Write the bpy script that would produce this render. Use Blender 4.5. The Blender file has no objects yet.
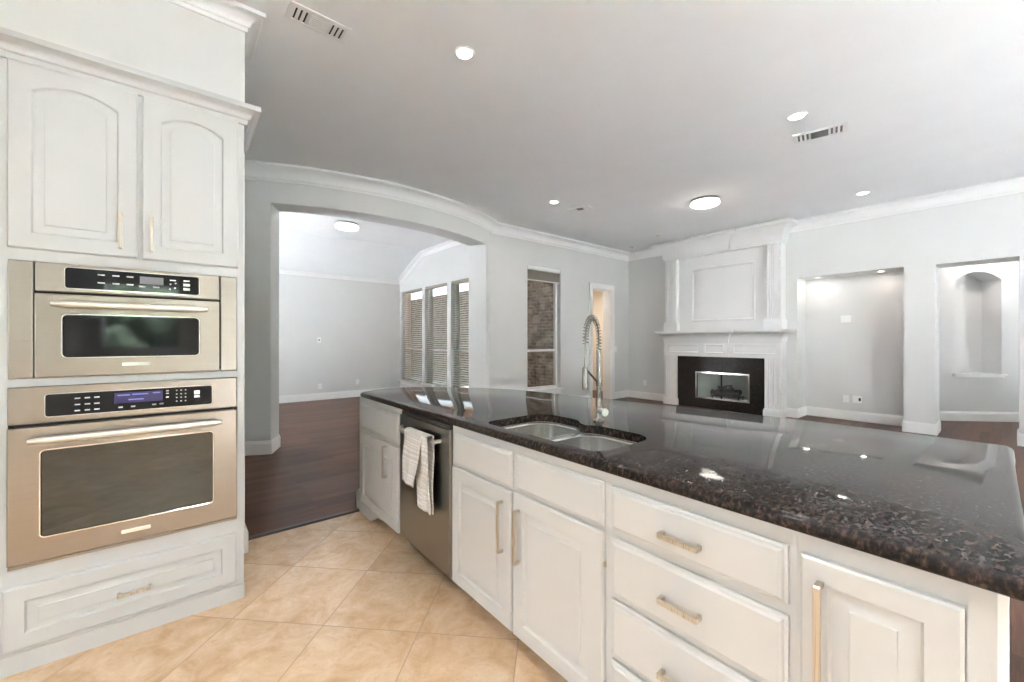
import bpy, bmesh, math, random
from mathutils import Vector, Matrix
random.seed(7)
PI = math.pi
scene = bpy.context.scene
COL = scene.collection

# ------------------------------------------------------------------ camera, sky, exposure
cam_d = bpy.data.cameras.new('camera')
cam_d.sensor_width = 36.0
cam_d.lens = 408.0 / 1024.0 * 36.0
cam_d.shift_y = -0.5 / 1024.0
cam_d.clip_start = 0.05
cam = bpy.data.objects.new('camera', cam_d)
COL.objects.link(cam)
cam.location = (0, 0, 1.31)
cam.rotation_euler = (PI / 2, 0, -math.radians(39.27))
scene.camera = cam

scene.view_settings.view_transform = 'Standard'
scene.view_settings.look = 'None'
scene.view_settings.gamma = 1.0
scene.view_settings.use_curve_mapping = False
scene.view_settings.exposure = 3.68

world = bpy.data.worlds.new('sky')
scene.world = world
world.use_nodes = True
wn = world.node_tree.nodes
bg = wn['Background']
bg.inputs['Color'].default_value = (0.86, 0.93, 1.0, 1)
bg.inputs['Strength'].default_value = 0.3

def sun_light():
    l = bpy.data.lights.new('sun', 'SUN')
    l.energy = 33.0
    l.angle = math.radians(2)
    l.color = (0.89, 0.95, 1.0)
    o = bpy.data.objects.new('sun', l)
    COL.objects.link(o)
    o.rotation_euler = (math.radians(-8), 0, 0)     # high sun, slightly behind the house
sun_light()
def portal(name, loc, rot, sx, sy):
    l = bpy.data.lights.new(name, 'AREA')
    l.shape = 'RECTANGLE'
    l.size, l.size_y = sx, sy
    l.cycles.is_portal = True
    o = bpy.data.objects.new(name, l)
    COL.objects.link(o)
    o.location = loc
    o.rotation_euler = rot
portal('rear_portal', (3.2, -4.15, 1.5), (PI / 2, 0, 0), 3.6, 2.9)
portal('kitchen_portal', (-.45, -4.15, 1.7), (PI / 2, 0, 0), .9, 1.0)
portal('left_portal', (-2.7, -.3, 1.25), (PI / 2, 0, -PI / 2), 5.4, 2.5)
portal('far_left_portal', (-2.7, 8.1, 1.15), (PI / 2, 0, -PI / 2), 1.2, 2.3)
portal('hall_portal', (10.1, -3.2, 1.15), (PI / 2, 0, 0), .5, 2.3)
portal('far_portal', (4.5, 7.9, 1.4), (PI / 2, 0, PI / 2), 3.4, 2.2)
portal('window_portal', (5.4, 5.85, 1.54), (PI / 2, 0, PI), .87, 2.3)
scene.cycles.max_bounces = 12
scene.cycles.diffuse_bounces = 8
scene.cycles.glossy_bounces = 6
scene.cycles.transmission_bounces = 8
scene.cycles.sample_clamp_indirect = 6.0
scene.cycles.caustics_reflective = False
scene.cycles.caustics_refractive = False
scene.cycles.use_denoising = True

CAN_W = 0.5        # recessed can lamps
KITCHEN_W = 0.75     # unseen fill lamps added over the kitchen
BOWL_W = 0.22       # flush mounted bowl lamps

# ------------------------------------------------------------------ materials
def new_mat(name):
    m = bpy.data.materials.new(name)
    m.use_nodes = True
    nt = m.node_tree
    b = nt.nodes['Principled BSDF']
    return m, nt, b

def node(nt, typ, **kw):
    n = nt.nodes.new(typ)
    for k, v in kw.items():
        setattr(n, k, v)
    return n

def objcoord(nt, scale=(1, 1, 1), rot=(0, 0, 0)):
    tc = node(nt, 'ShaderNodeTexCoord')
    mp = node(nt, 'ShaderNodeMapping')
    mp.inputs['Scale'].default_value = scale
    mp.inputs['Rotation'].default_value = rot
    nt.links.new(tc.outputs['Object'], mp.inputs['Vector'])
    return mp.outputs['Vector']

def ramp(nt, src, stops):
    r = node(nt, 'ShaderNodeValToRGB')
    e = r.color_ramp.elements
    while len(e) < len(stops):
        e.new(0.5)
    for i, (p, c) in enumerate(stops):
        e[i].position = p
        e[i].color = (*c, 1)
    nt.links.new(src, r.inputs['Fac'])
    return r.outputs['Color']

def paint(name, col, rough=0.5, bump=0.0, bscale=200.0, spec=0.5):
    m, nt, b = new_mat(name)
    v = objcoord(nt)
    n = node(nt, 'ShaderNodeTexNoise')
    n.inputs['Scale'].default_value = 2.5
    n.inputs['Detail'].default_value = 2.0
    nt.links.new(v, n.inputs['Vector'])
    c = ramp(nt, n.outputs['Fac'], [(0.3, tuple(x * 0.985 for x in col)), (0.7, tuple(min(1, x * 1.01) for x in col))])
    nt.links.new(c, b.inputs['Base Color'])
    b.inputs['Roughness'].default_value = rough
    b.inputs['Specular IOR Level'].default_value = spec
    if bump:
        n2 = node(nt, 'ShaderNodeTexNoise')
        n2.inputs['Scale'].default_value = bscale
        nt.links.new(v, n2.inputs['Vector'])
        bp = node(nt, 'ShaderNodeBump')
        bp.inputs['Strength'].default_value = bump
        bp.inputs['Distance'].default_value = 0.002
        nt.links.new(n2.outputs['Fac'], bp.inputs['Height'])
        nt.links.new(bp.outputs['Normal'], b.inputs['Normal'])
    return m

def steel(name, col, rough=0.3, axis='x', amt=0.12):
    """brushed metal: streaks run along the given axis"""
    m, nt, b = new_mat(name)
    sc = {'x': (2, 900, 900), 'y': (900, 2, 900), 'z': (900, 900, 2)}[axis]
    v = objcoord(nt, sc)
    n = node(nt, 'ShaderNodeTexNoise')
    n.inputs['Scale'].default_value = 1.0
    n.inputs['Detail'].default_value = 3.0
    nt.links.new(v, n.inputs['Vector'])
    c = ramp(nt, n.outputs['Fac'], [(0.25, tuple(x * (1 - amt) for x in col)), (0.75, tuple(min(1, x * (1 + amt * .6)) for x in col))])
    nt.links.new(c, b.inputs['Base Color'])
    b.inputs['Metallic'].default_value = 1.0
    mr = node(nt, 'ShaderNodeMapRange')
    mr.inputs['To Min'].default_value = rough * 0.8
    mr.inputs['To Max'].default_value = rough * 1.25
    nt.links.new(n.outputs['Fac'], mr.inputs['Value'])
    nt.links.new(mr.outputs['Result'], b.inputs['Roughness'])
    return m

def glass_mat(name, tint=(0.95, 0.98, 0.97), refl=0.12):
    m, nt, b = new_mat(name)
    out = nt.nodes['Material Output']
    nt.nodes.remove(b)
    tr = node(nt, 'ShaderNodeBsdfTransparent')
    tr.inputs['Color'].default_value = (*tint, 1)
    gl = node(nt, 'ShaderNodeBsdfGlossy')
    gl.inputs['Roughness'].default_value = 0.02
    lw = node(nt, 'ShaderNodeLayerWeight')
    pw_ = node(nt, 'ShaderNodeMath', operation='POWER')
    nt.links.new(lw.outputs['Facing'], pw_.inputs[0])
    pw_.inputs[1].default_value = 4.5
    fr = node(nt, 'ShaderNodeMath', operation='MULTIPLY_ADD')
    nt.links.new(pw_.outputs[0], fr.inputs[0])
    fr.inputs[1].default_value = 0.6
    fr.inputs[2].default_value = 0.04
    mx = node(nt, 'ShaderNodeMixShader')
    nt.links.new(fr.outputs[0], mx.inputs['Fac'])
    nt.links.new(tr.outputs[0], mx.inputs[1])
    nt.links.new(gl.outputs[0], mx.inputs[2])
    nt.links.new(mx.outputs[0], out.inputs['Surface'])
    return m

def emit_mat(name, col, s):
    m, nt, b = new_mat(name)
    b.inputs['Base Color'].default_value = (*(x * .25 for x in col), 1)
    v = objcoord(nt)
    n = node(nt, 'ShaderNodeTexNoise')
    n.inputs['Scale'].default_value = 3
    nt.links.new(v, n.inputs['Vector'])
    c = ramp(nt, n.outputs['Fac'], [(0.2, col), (0.8, tuple(x * .98 for x in col))])
    nt.links.new(c, b.inputs['Emission Color'])
    b.inputs['Emission Strength'].default_value = s
    return m

def granite(name, tint=1.0):
    m, nt, b = new_mat(name)
    v = objcoord(nt, (1, 1.7, 1), (0, 0, 0.6))
    n1 = node(nt, 'ShaderNodeTexNoise')
    n1.inputs['Scale'].default_value = 58
    n1.inputs['Detail'].default_value = 5
    n1.inputs['Roughness'].default_value = 0.62
    n1.inputs['Distortion'].default_value = 0.0
    nt.links.new(v, n1.inputs['Vector'])
    t = tint
    c1 = ramp(nt, n1.outputs['Fac'], [(0.0, (.013 * t, .012 * t, .013 * t)), (0.46, (.022 * t, .019 * t, .019 * t)),
                                       (0.56, (.050 * t, .035 * t, .029 * t)), (0.64, (.088 * t, .060 * t, .047 * t)), (0.76, (.13 * t, .095 * t, .076 * t))])
    vo = node(nt, 'ShaderNodeTexVoronoi')
    vo.inputs['Scale'].default_value = 120
    nt.links.new(v, vo.inputs['Vector'])
    c2 = ramp(nt, vo.outputs['Distance'], [(0.0, (0.55, 0.55, 0.55)), (0.25, (1, 1, 1)), (1.0, (1, 1, 1))])
    mx = node(nt, 'ShaderNodeMix', data_type='RGBA', blend_type='MULTIPLY')
    mx.inputs[0].default_value = 1.0
    nt.links.new(c1, mx.inputs[6])
    nt.links.new(c2, mx.inputs[7])
    nt.links.new(mx.outputs[2], b.inputs['Base Color'])
    b.inputs['Roughness'].default_value = 0.05
    b.inputs['IOR'].default_value = 1.2
    return m

def travertine(name):
    m, nt, b = new_mat(name)
    tc = node(nt, 'ShaderNodeTexCoord')
    sep = node(nt, 'ShaderNodeSeparateXYZ')
    nt.links.new(tc.outputs['Object'], sep.inputs[0])
    def math_(op, a, bb=None, c=None):
        n = node(nt, 'ShaderNodeMath', operation=op)
        for i, q in enumerate((a, bb, c)):
            if q is None:
                continue
            if isinstance(q, (int, float)):
                n.inputs[i].default_value = q
            else:
                nt.links.new(q, n.inputs[i])
        return n.outputs[0]
    k = 0.70711 / 0.45
    x, y = sep.outputs['X'], sep.outputs['Y']
    u = math_('SUBTRACT', math_('MULTIPLY', math_('ADD', x, y), k), 1.78 / 0.45)
    w = math_('SUBTRACT', math_('MULTIPLY', math_('SUBTRACT', x, y), k), -0.151 / 0.45)
    def edge(q):
        fr = math_('FRACT', math_('ADD', q, 100.0))
        return math_('ABSOLUTE', math_('SUBTRACT', fr, 0.5))        # 0.5 on a joint
    g = math_('MAXIMUM', edge(u), edge(w))
    grout = math_('GREATER_THAN', g, 0.4945)
    cmb = node(nt, 'ShaderNodeCombineXYZ')
    nt.links.new(math_('FLOOR', math_('ADD', u, 100.0)), cmb.inputs[0])
    nt.links.new(math_('FLOOR', math_('ADD', w, 100.0)), cmb.inputs[1])
    wnz = node(nt, 'ShaderNodeTexWhiteNoise', noise_dimensions='2D')
    nt.links.new(cmb.outputs[0], wnz.inputs['Vector'])
    # stone pattern shifted per tile
    sc = node(nt, 'ShaderNodeVectorMath', operation='SCALE')
    nt.links.new(wnz.outputs['Color'], sc.inputs[0])
    sc.inputs['Scale'].default_value = 7.0
    ad = node(nt, 'ShaderNodeVectorMath', operation='ADD')
    nt.links.new(tc.outputs['Object'], ad.inputs[0])
    nt.links.new(sc.outputs[0], ad.inputs[1])
    n1 = node(nt, 'ShaderNodeTexNoise')
    n1.inputs['Scale'].default_value = 6.5
    n1.inputs['Detail'].default_value = 10
    n1.inputs['Roughness'].default_value = 0.72
    n1.inputs['Distortion'].default_value = 0.5
    nt.links.new(ad.outputs[0], n1.inputs['Vector'])
    c = ramp(nt, n1.outputs['Fac'], [(0.22, (.44, .28, .155)), (0.42, (.62, .43, .265)), (0.55, (.70, .515, .345)), (0.75, (.80, .66, .49))])
    hv = ramp(nt, wnz.outputs['Value'], [(0.0, (.90, .88, .86)), (1.0, (1.04, 1.04, 1.04))])
    mx = node(nt, 'ShaderNodeMix', data_type='RGBA', blend_type='MULTIPLY')
    mx.inputs[0].default_value = 1
    nt.links.new(c, mx.inputs[6])
    nt.links.new(hv, mx.inputs[7])
    # little pits and chips
    n2 = node(nt, 'ShaderNodeTexNoise')
    n2.inputs['Scale'].default_value = 38
    n2.inputs['Detail'].default_value = 4
    nt.links.new(ad.outputs[0], n2.inputs['Vector'])
    pit = ramp(nt, n2.outputs['Fac'], [(0.60, (0, 0, 0)), (0.72, (1, 1, 1))])
    mx3 = node(nt, 'ShaderNodeMix', data_type='RGBA')
    nt.links.new(math_('MULTIPLY', pit, 0.35), mx3.inputs[0])
    nt.links.new(mx.outputs[2], mx3.inputs[6])
    mx3.inputs[7].default_value = (.46, .31, .19, 1)
    mx2 = node(nt, 'ShaderNodeMix', data_type='RGBA')
    nt.links.new(grout, mx2.inputs[0])
    nt.links.new(mx3.outputs[2], mx2.inputs[6])
    mx2.inputs[7].default_value = (.46, .34, .235, 1)
    nt.links.new(mx2.outputs[2], b.inputs['Base Color'])
    b.inputs['Roughness'].default_value = 0.27
    bp = node(nt, 'ShaderNodeBump')
    bp.inputs['Strength'].default_value = 0.25
    bp.inputs['Distance'].default_value = 0.004
    h = math_('SUBTRACT', math_('MULTIPLY', n1.outputs['Fac'], 0.3), grout)
    nt.links.new(h, bp.inputs['Height'])
    nt.links.new(bp.outputs['Normal'], b.inputs['Normal'])
    return m

def wood(name, dark=(.045, .021, .014), mid=(.108, .044, .024), light=(.15, .074, .048), rough=0.36, plank=0.09):
    m, nt, b = new_mat(name)
    v = objcoord(nt)
    br = node(nt, 'ShaderNodeTexBrick')
    br.offset = 0.37
    br.inputs['Scale'].default_value = 1.0
    br.inputs['Brick Width'].default_value = 1.35
    br.inputs['Row Height'].default_value = plank
    br.inputs['Mortar Size'].default_value = 0.0016
    br.inputs['Color1'].default_value = (0.15, 0.15, 0.15, 1)
    br.inputs['Color2'].default_value = (0.85, 0.85, 0.85, 1)
    br.inputs['Mortar'].default_value = (0, 0, 0, 1)
    nt.links.new(v, br.inputs['Vector'])
    v2 = objcoord(nt, (1.2, 22, 1))
    n = node(nt, 'ShaderNodeTexNoise')
    n.inputs['Scale'].default_value = 3.0
    n.inputs['Detail'].default_value = 6
    n.inputs['Distortion'].default_value = 0.6
    nt.links.new(v2, n.inputs['Vector'])
    mxv = node(nt, 'ShaderNodeMix', data_type='RGBA')
    mxv.inputs[0].default_value = 0.55
    nt.links.new(br.outputs['Color'], mxv.inputs[6])
    nt.links.new(n.outputs['Fac'], mxv.inputs[7])
    c = ramp(nt, mxv.outputs[2], [(0.05, tuple(x * .45 for x in dark)), (0.25, dark), (0.5, mid), (0.78, light)])
    nt.links.new(c, b.inputs['Base Color'])
    b.inputs['Roughness'].default_value = rough
    b.inputs['Specular IOR Level'].default_value = 0.12
    bp = node(nt, 'ShaderNodeBump')
    bp.inputs['Strength'].default_value = 0.15
    bp.inputs['Distance'].default_value = 0.002
    nt.links.new(mxv.outputs[2], bp.inputs['Height'])
    nt.links.new(bp.outputs['Normal'], b.inputs['Normal'])
    return m

def brick(name, k=1.0):
    m, nt, b = new_mat(name)
    tc = node(nt, 'ShaderNodeTexCoord')
    sep = node(nt, 'ShaderNodeSeparateXYZ')
    nt.links.new(tc.outputs['Object'], sep.inputs[0])
    ad = node(nt, 'ShaderNodeMath', operation='ADD')
    nt.links.new(sep.outputs['X'], ad.inputs[0])
    nt.links.new(sep.outputs['Y'], ad.inputs[1])
    cmb = node(nt, 'ShaderNodeCombineXYZ')
    nt.links.new(ad.outputs[0], cmb.inputs[0])
    nt.links.new(sep.outputs['Z'], cmb.inputs[1])
    br = node(nt, 'ShaderNodeTexBrick')
    br.inputs['Scale'].default_value = 1.0
    br.inputs['Brick Width'].default_value = 0.21
    br.inputs['Row Height'].default_value = 0.075
    br.inputs['Mortar Size'].default_value = 0.010
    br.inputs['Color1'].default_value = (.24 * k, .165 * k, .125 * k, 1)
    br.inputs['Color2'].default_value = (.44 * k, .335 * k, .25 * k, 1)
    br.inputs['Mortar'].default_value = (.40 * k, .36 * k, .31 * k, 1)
    nt.links.new(cmb.outputs[0], br.inputs['Vector'])
    n = node(nt, 'ShaderNodeTexNoise')
    n.inputs['Scale'].default_value = 5
    n.inputs['Detail'].default_value = 5
    nt.links.new(tc.outputs['Object'], n.inputs['Vector'])
    c = ramp(nt, n.outputs['Fac'], [(0.35, (.5, .48, .46)), (0.65, (1.3, 1.3, 1.3))])
    mx = node(nt, 'ShaderNodeMix', data_type='RGBA', blend_type='MULTIPLY')
    mx.inputs[0].default_value = 1
    nt.links.new(br.outputs['Color'], mx.inputs[6])
    nt.links.new(c, mx.inputs[7])
    nt.links.new(mx.outputs[2], b.inputs['Base Color'])
    b.inputs['Roughness'].default_value = 0.9
    return m

def foliage_mat(name):
    m, nt, b = new_mat(name)
    v = objcoord(nt)
    n = node(nt, 'ShaderNodeTexNoise')
    n.inputs['Scale'].default_value = 9
    n.inputs['Detail'].default_value = 6
    nt.links.new(v, n.inputs['Vector'])
    c = ramp(nt, n.outputs['Fac'], [(0.3, (.012, .022, .010)), (0.5, (.03, .048, .024)), (0.7, (.06, .085, .045))])
    nt.links.new(c, b.inputs['Base Color'])
    b.inputs['Roughness'].default_value = 0.8
    return m

def towel_mat(name):
    m, nt, b = new_mat(name)
    tc = node(nt, 'ShaderNodeTexCoord')
    sep = node(nt, 'ShaderNodeSeparateXYZ')
    nt.links.new(tc.outputs['UV'], sep.inputs[0])
    def stripes(src, scale, lo, hi):
        w = node(nt, 'ShaderNodeMath', operation='MULTIPLY')
        w.inputs[1].default_value = scale
        nt.links.new(src, w.inputs[0])
        n = node(nt, 'ShaderNodeTexNoise', noise_dimensions='1D')
        n.inputs['Scale'].default_value = 1.0
        n.inputs['Detail'].default_value = 2.0
        nt.links.new(w.outputs[0], n.inputs['W'])
        r = ramp(nt, n.outputs['Fac'], [(lo, (0, 0, 0)), (hi, (1, 1, 1))])
        return r
    r = stripes(sep.outputs['Y'], 30, 0.46, 0.50)
    mx = node(nt, 'ShaderNodeMix', data_type='RGBA')
    nt.links.new(r, mx.inputs[0])
    mx.inputs[6].default_value = (.84, .83, .81, 1)
    mx.inputs[7].default_value = (.70, .68, .665, 1)
    r2 = stripes(sep.outputs['X'], 16, 0.50, 0.54)
    mx2 = node(nt, 'ShaderNodeMix', data_type='RGBA', blend_type='MULTIPLY')
    mm = node(nt, 'ShaderNodeMath', operation='MULTIPLY')
    nt.links.new(r2, mm.inputs[0])
    mm.inputs[1].default_value = 0.35
    nt.links.new(mm.outputs[0], mx2.inputs[0])
    nt.links.new(mx.outputs[2], mx2.inputs[6])
    mx2.inputs[7].default_value = (.78, .72, .67, 1)
    nt.links.new(mx2.outputs[2], b.inputs['Base Color'])
    b.inputs['Roughness'].default_value = 0.95
    return m

M = {}
M['wall'] = paint('wall_paint', (.70, .70, .695), 0.75, 0.05, 120)
M['hall'] = paint('hall_paint', (.74, .67, .58), 0.75)
M['ceil'] = paint('ceiling_paint', (.905, .93, .945), 0.85, 0.05, 90)
M['trim'] = paint('trim_paint', (.86, .86, .86), 0.33)
M['cab'] = paint('cabinet_paint', (.60, .60, .59), 0.32)
M['tower'] = paint('tower_paint', (.55, .56, .57), 0.34)
M['matte_black'] = paint('gap_black', (.015, .014, .013), 0.6)  # matte black for dark parts, also the shade painted in vents
M['steel'] = steel('oven_steel', (.375, .332, .293), 0.30, 'x', .05)
M['steel_y'] = steel('dishwasher_steel', (.36, .34, .315), 0.30, 'z', .04)
M['steel_sink'] = steel('sink_steel', (.72, .715, .70), 0.24, 'y', .08)
M['chrome'] = steel('polished_steel', (.85, .83, .80), 0.12, 'x', .03)
M['satin'] = steel('satin_handle', (.74, .72, .69), 0.42, 'x', .03)
M['nickel'] = steel('brushed_nickel', (.60, .54, .46), 0.28, 'z', .03)
M['faucet'] = steel('faucet_nickel', (.33, .31, .28), 0.26, 'z', .03)
M['granite'] = granite('dark_granite')
M['granite_fp'] = granite('fireplace_granite', 0.8)
M['granite_fp'].node_tree.nodes['Principled BSDF'].inputs['Roughness'].default_value = 0.22
M['tile'] = travertine('travertine')
M['wood'] = wood('walnut_floor')
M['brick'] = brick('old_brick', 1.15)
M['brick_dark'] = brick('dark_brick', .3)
M['siding'] = paint('pale_siding', (.62, .56, .48), 0.8)
M['concrete'] = paint('concrete', (.62, .62, .62), .9)
M['lawn'] = paint('darkened_gravel', (.005, .0052, .0046), .95, spec=0.0)  # near-black colour stops the sunlit ground bouncing light indoors
M['courtyard'] = paint('courtyard_paving', (.006, .0058, .0054), .95, spec=0.0)  # near-black colour stands in for shade over the courtyard
M['leaf'] = foliage_mat('hedge')
M['glass'] = glass_mat('window_glass')
M['black'] = paint('black_glass', (.008, .008, .010), 0.05, spec=0.35)
M['ovenglass'] = paint('oven_window_glass', (.016, .019, .018), 0.03, spec=1.0)
M['marks'] = paint('panel_marks', (.55, .55, .56), 0.5)
M['display'] = emit_mat('blue_display', (.05, .03, .18), 0.025)
M['display_txt'] = emit_mat('display_text', (.35, .36, .9), 0.06)
M['display_grey'] = paint('grey_display', (.20, .20, .23), 0.3)
M['can'] = emit_mat('can_lens', (1.0, .96, .90), 1.0)
M['bowl'] = emit_mat('bowl_glass', (1.0, .95, .88), .9)
M['towel'] = towel_mat('towel_cloth')
M['slat'] = paint('blind_slat', (.36, .33, .29), 0.6)
M['firebrick'] = paint('firebox_lining', (.6, .58, .55), 0.9, 0.3, 60)
M['log'] = paint('log', (.05, .04, .035), 0.9)
M['plate'] = paint('white_plastic', (.88, .88, .87), 0.35)
M['grey'] = paint('mid_grey', (.24, .24, .24), 0.7)
M['rubber'] = paint('dark_seal', (.05, .045, .04), 0.6)
M['walnut'] = paint('threshold', (.05, .028, .02), 0.3)

# ------------------------------------------------------------------ mesh builder
class MB:
    def __init__(self, T=None):
        self.v, self.f, self.T, self.uv = [], [], T, None
    def vert(self, p):
        if self.T:
            p = self.T(*p)
        self.v.append(tuple(p))
        return len(self.v) - 1
    def box(self, a0, a1, b0, b1, c0, c1):
        i = [self.vert(p) for p in ((a0, b0, c0), (a1, b0, c0), (a1, b1, c0), (a0, b1, c0), (a0, b0, c1), (a1, b0, c1), (a1, b1, c1), (a0, b1, c1))]
        for q in ((0, 3, 2, 1), (4, 5, 6, 7), (0, 1, 5, 4), (1, 2, 6, 5), (2, 3, 7, 6), (3, 0, 4, 7)):
            self.f.append([i[k] for k in q])
        return self
    def loops(self, rings, cap0=True, cap1=True, close=False):
        """bridge a stack of rings (lists of 3d points of one length)"""
        idx = [[self.vert(p) for p in r] for r in rings]
        n = len(idx[0])
        for a, b in zip(idx, idx[1:] + ([idx[0]] if close else [])):
            for k in range(n):
                self.f.append([a[k], a[(k + 1) % n], b[(k + 1) % n], b[k]])
        if not close:
            if cap0:
                self.f.append(idx[0][::-1])
            if cap1:
                self.f.append(idx[-1])
        return self
    def prism(self, poly, fn, d0, d1):
        """extrude a 2d polygon; fn(a, b, d) gives the point"""
        return self.loops([[fn(a, b, d) for a, b in poly] for d in (d0, d1)])
    def tube(self, pts, r, seg=10, closed=False, flat=None):
        pts = [Vector(p) for p in pts]
        n = len(pts)
        rings = []
        up = None
        for i, p in enumerate(pts):
            if closed:
                t = pts[(i + 1) % n] - pts[i - 1]
            else:
                t = pts[min(i + 1, n - 1)] - pts[max(i - 1, 0)]
            t.normalize()
            if up is None:
                up = Vector((0, 0, 1)) if abs(t.z) < .9 else Vector((1, 0, 0))
            s = t.cross(up).normalized()
            up = s.cross(t).normalized()
            rr = r[i] if isinstance(r, (list, tuple)) else r
            rings.append([p + s * (math.cos(a) * rr) + up * (math.sin(a) * rr * (flat or 1)) for a in (2 * PI * k / seg for k in range(seg))])
        return self.loops(rings, close=closed)
    def lathe(self, prof, c, seg=32, axis='z'):
        rings = []
        for r, h in prof:
            ring = []
            for k in range(seg):
                a = 2 * PI * k / seg
                x, y = r * math.cos(a), r * math.sin(a)
                p = {'z': (x, y, h), 'x': (h, x, y), 'y': (y, h, x)}[axis]
                ring.append((c[0] + p[0], c[1] + p[1], c[2] + p[2]))
            rings.append(ring)
        return self.loops(rings)
    def sweep(self, path, prof, closed=False):
        """path: 2d points, the profile (out, z) stands to the right of the travel; mitred corners"""
        n = len(path)
        P = [Vector(p) for p in path]
        rings = []
        for i in range(n):
            def nrm(a, b):
                d = (b - a).normalized()
                return Vector((d.y, -d.x))
            if closed:
                n1, n2 = nrm(P[i - 1], P[i]), nrm(P[i], P[(i + 1) % n])
            else:
                n1 = nrm(P[max(i - 1, 0)], P[max(i, 1)])
                n2 = nrm(P[min(i, n - 2)], P[min(i + 1, n - 1)])
            m = (n1 + n2) / (1 + n1.dot(n2))
            rings.append([(P[i].x + m.x * o, P[i].y + m.y * o, z) for o, z in prof])
        return self.loops(rings, close=closed)

def rrect(u0, u1, v0, v1, r, n=5):
    pts = []
    for cx, cy, a0 in ((u1 - r, v1 - r, 0), (u0 + r, v1 - r, 90), (u0 + r, v0 + r, 180), (u1 - r, v0 + r, 270)):
        for k in range(n + 1):
            a = math.radians(a0 + 90 * k / n)
            pts.append((cx + r * math.cos(a), cy + r * math.sin(a)))
    return pts

def link(o, parent=None):
    COL.objects.link(o)
    if parent:
        o.parent = parent
    return o

def mesh(name, mb, mat, parent=None, smooth=False, bevel=0.0, seg=2, keep=False):
    me = bpy.data.meshes.new(name)
    me.from_pydata(mb.v, [], mb.f)
    bm = bmesh.new()
    bm.from_mesh(me)
    if not keep:
        bmesh.ops.remove_doubles(bm, verts=bm.verts, dist=1e-5)
        bmesh.ops.recalc_face_normals(bm, faces=bm.faces)
    bm.to_mesh(me)
    bm.free()
    me.materials.append(mat)
    o = bpy.data.objects.new(name, me)
    if parent is not None:
        # parents are Empties at a base point; keep mesh data in world coordinates relative to it
        base = world_loc(parent)
        if base.length > 0:
            me.transform(Matrix.Translation(-base))
    link(o, parent)
    if smooth:
        for p in me.polygons:
            p.use_smooth = True
        me.set_sharp_from_angle(angle=math.radians(38))
    if bevel:
        b = o.modifiers.new('bevel', 'BEVEL')
        b.width = bevel
        b.segments = seg
        b.limit_method = 'ANGLE'
        b.angle_limit = math.radians(35)
    return o

def world_loc(o):
    p = Vector(o.location)
    while o.parent:
        o = o.parent
        p += Vector(o.location)
    return p

def tag(o, label, cat, group=None, kind=None):
    o['label'] = label
    o['category'] = cat
    if group:
        o['group'] = group
    if kind:
        o['kind'] = kind
    return o

def thing(name, label, cat, loc=(0, 0, 0), group=None):
    o = bpy.data.objects.new(name, None)
    o.empty_display_size = 0.1
    o.location = loc
    link(o)
    return tag(o, label, cat, group)

def struct(name, mb, mat, label=None, parent=None, smooth=False, bevel=0.0):
    o = mesh(name, mb, mat, parent, smooth, bevel)
    o['kind'] = 'structure'
    if label:
        o['label'] = label
    return o

def struct_empty(name, label, loc=(0, 0, 0)):
    o = bpy.data.objects.new(name, None)
    o.location = loc
    o.empty_display_size = 0.1
    link(o)
    o['kind'] = 'structure'
    o['label'] = label
    return o

def gridwall(mb, P, S, Z, hole, t0, t1):
    """cells of a wall; P(s, t, z); hole(sm, zm) -> True leaves the cell open"""
    S, Z = sorted(set(S)), sorted(set(Z))
    ns, nz = len(S) - 1, len(Z) - 1
    sol = [[not hole((S[i] + S[i + 1]) / 2, (Z[j] + Z[j + 1]) / 2) for j in range(nz)] for i in range(ns)]
    def q(*pts):
        mb.f.append([mb.vert(P(*p)) for p in pts])
    for i in range(ns):
        for j in range(nz):
            if not sol[i][j]:
                continue
            a, b, c, d = S[i], S[i + 1], Z[j], Z[j + 1]
            q((a, t0, c), (b, t0, c), (b, t0, d), (a, t0, d))
            q((a, t1, c), (a, t1, d), (b, t1, d), (b, t1, c))
            if i == 0 or not sol[i - 1][j]:
                q((a, t0, c), (a, t0, d), (a, t1, d), (a, t1, c))
            if i == ns - 1 or not sol[i + 1][j]:
                q((b, t0, c), (b, t1, c), (b, t1, d), (b, t0, d))
            if j == 0 or not sol[i][j - 1]:
                q((a, t0, c), (a, t1, c), (b, t1, c), (b, t0, c))
            if j == nz - 1 or not sol[i][j + 1]:
                q((a, t0, d), (b, t0, d), (b, t1, d), (a, t1, d))
    return mb

# ------------------------------------------------------------------ the room
CEIL = 3.32
WX, FX = 4.28, 8.10          # far room window wall, fireplace wall
WY = 5.63                    # living room window wall
FARY = 9.65
REAR = -4.0
LEFT = -2.6

struct('floor_tile', MB().box(LEFT, 1.9, REAR, 3.18, -0.1, 0), M['tile'], 'beige travertine kitchen floor laid diagonally')
struct('floor_wood', MB().box(LEFT, 12.5, 3.18, FARY + .2, -0.1, 0).box(1.9, 12.5, REAR, 3.18, -0.1, 0), M['wood'], 'dark walnut plank floor beyond the kitchen tile')
struct('trim_1', MB().prism([(3.16, 0), (3.215, 0), (3.205, .012), (3.17, .012)], lambda a, b, d: (d, a, b), .33, 1.12), M['walnut'], 'dark wooden threshold strip between tile and planks')

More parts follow.
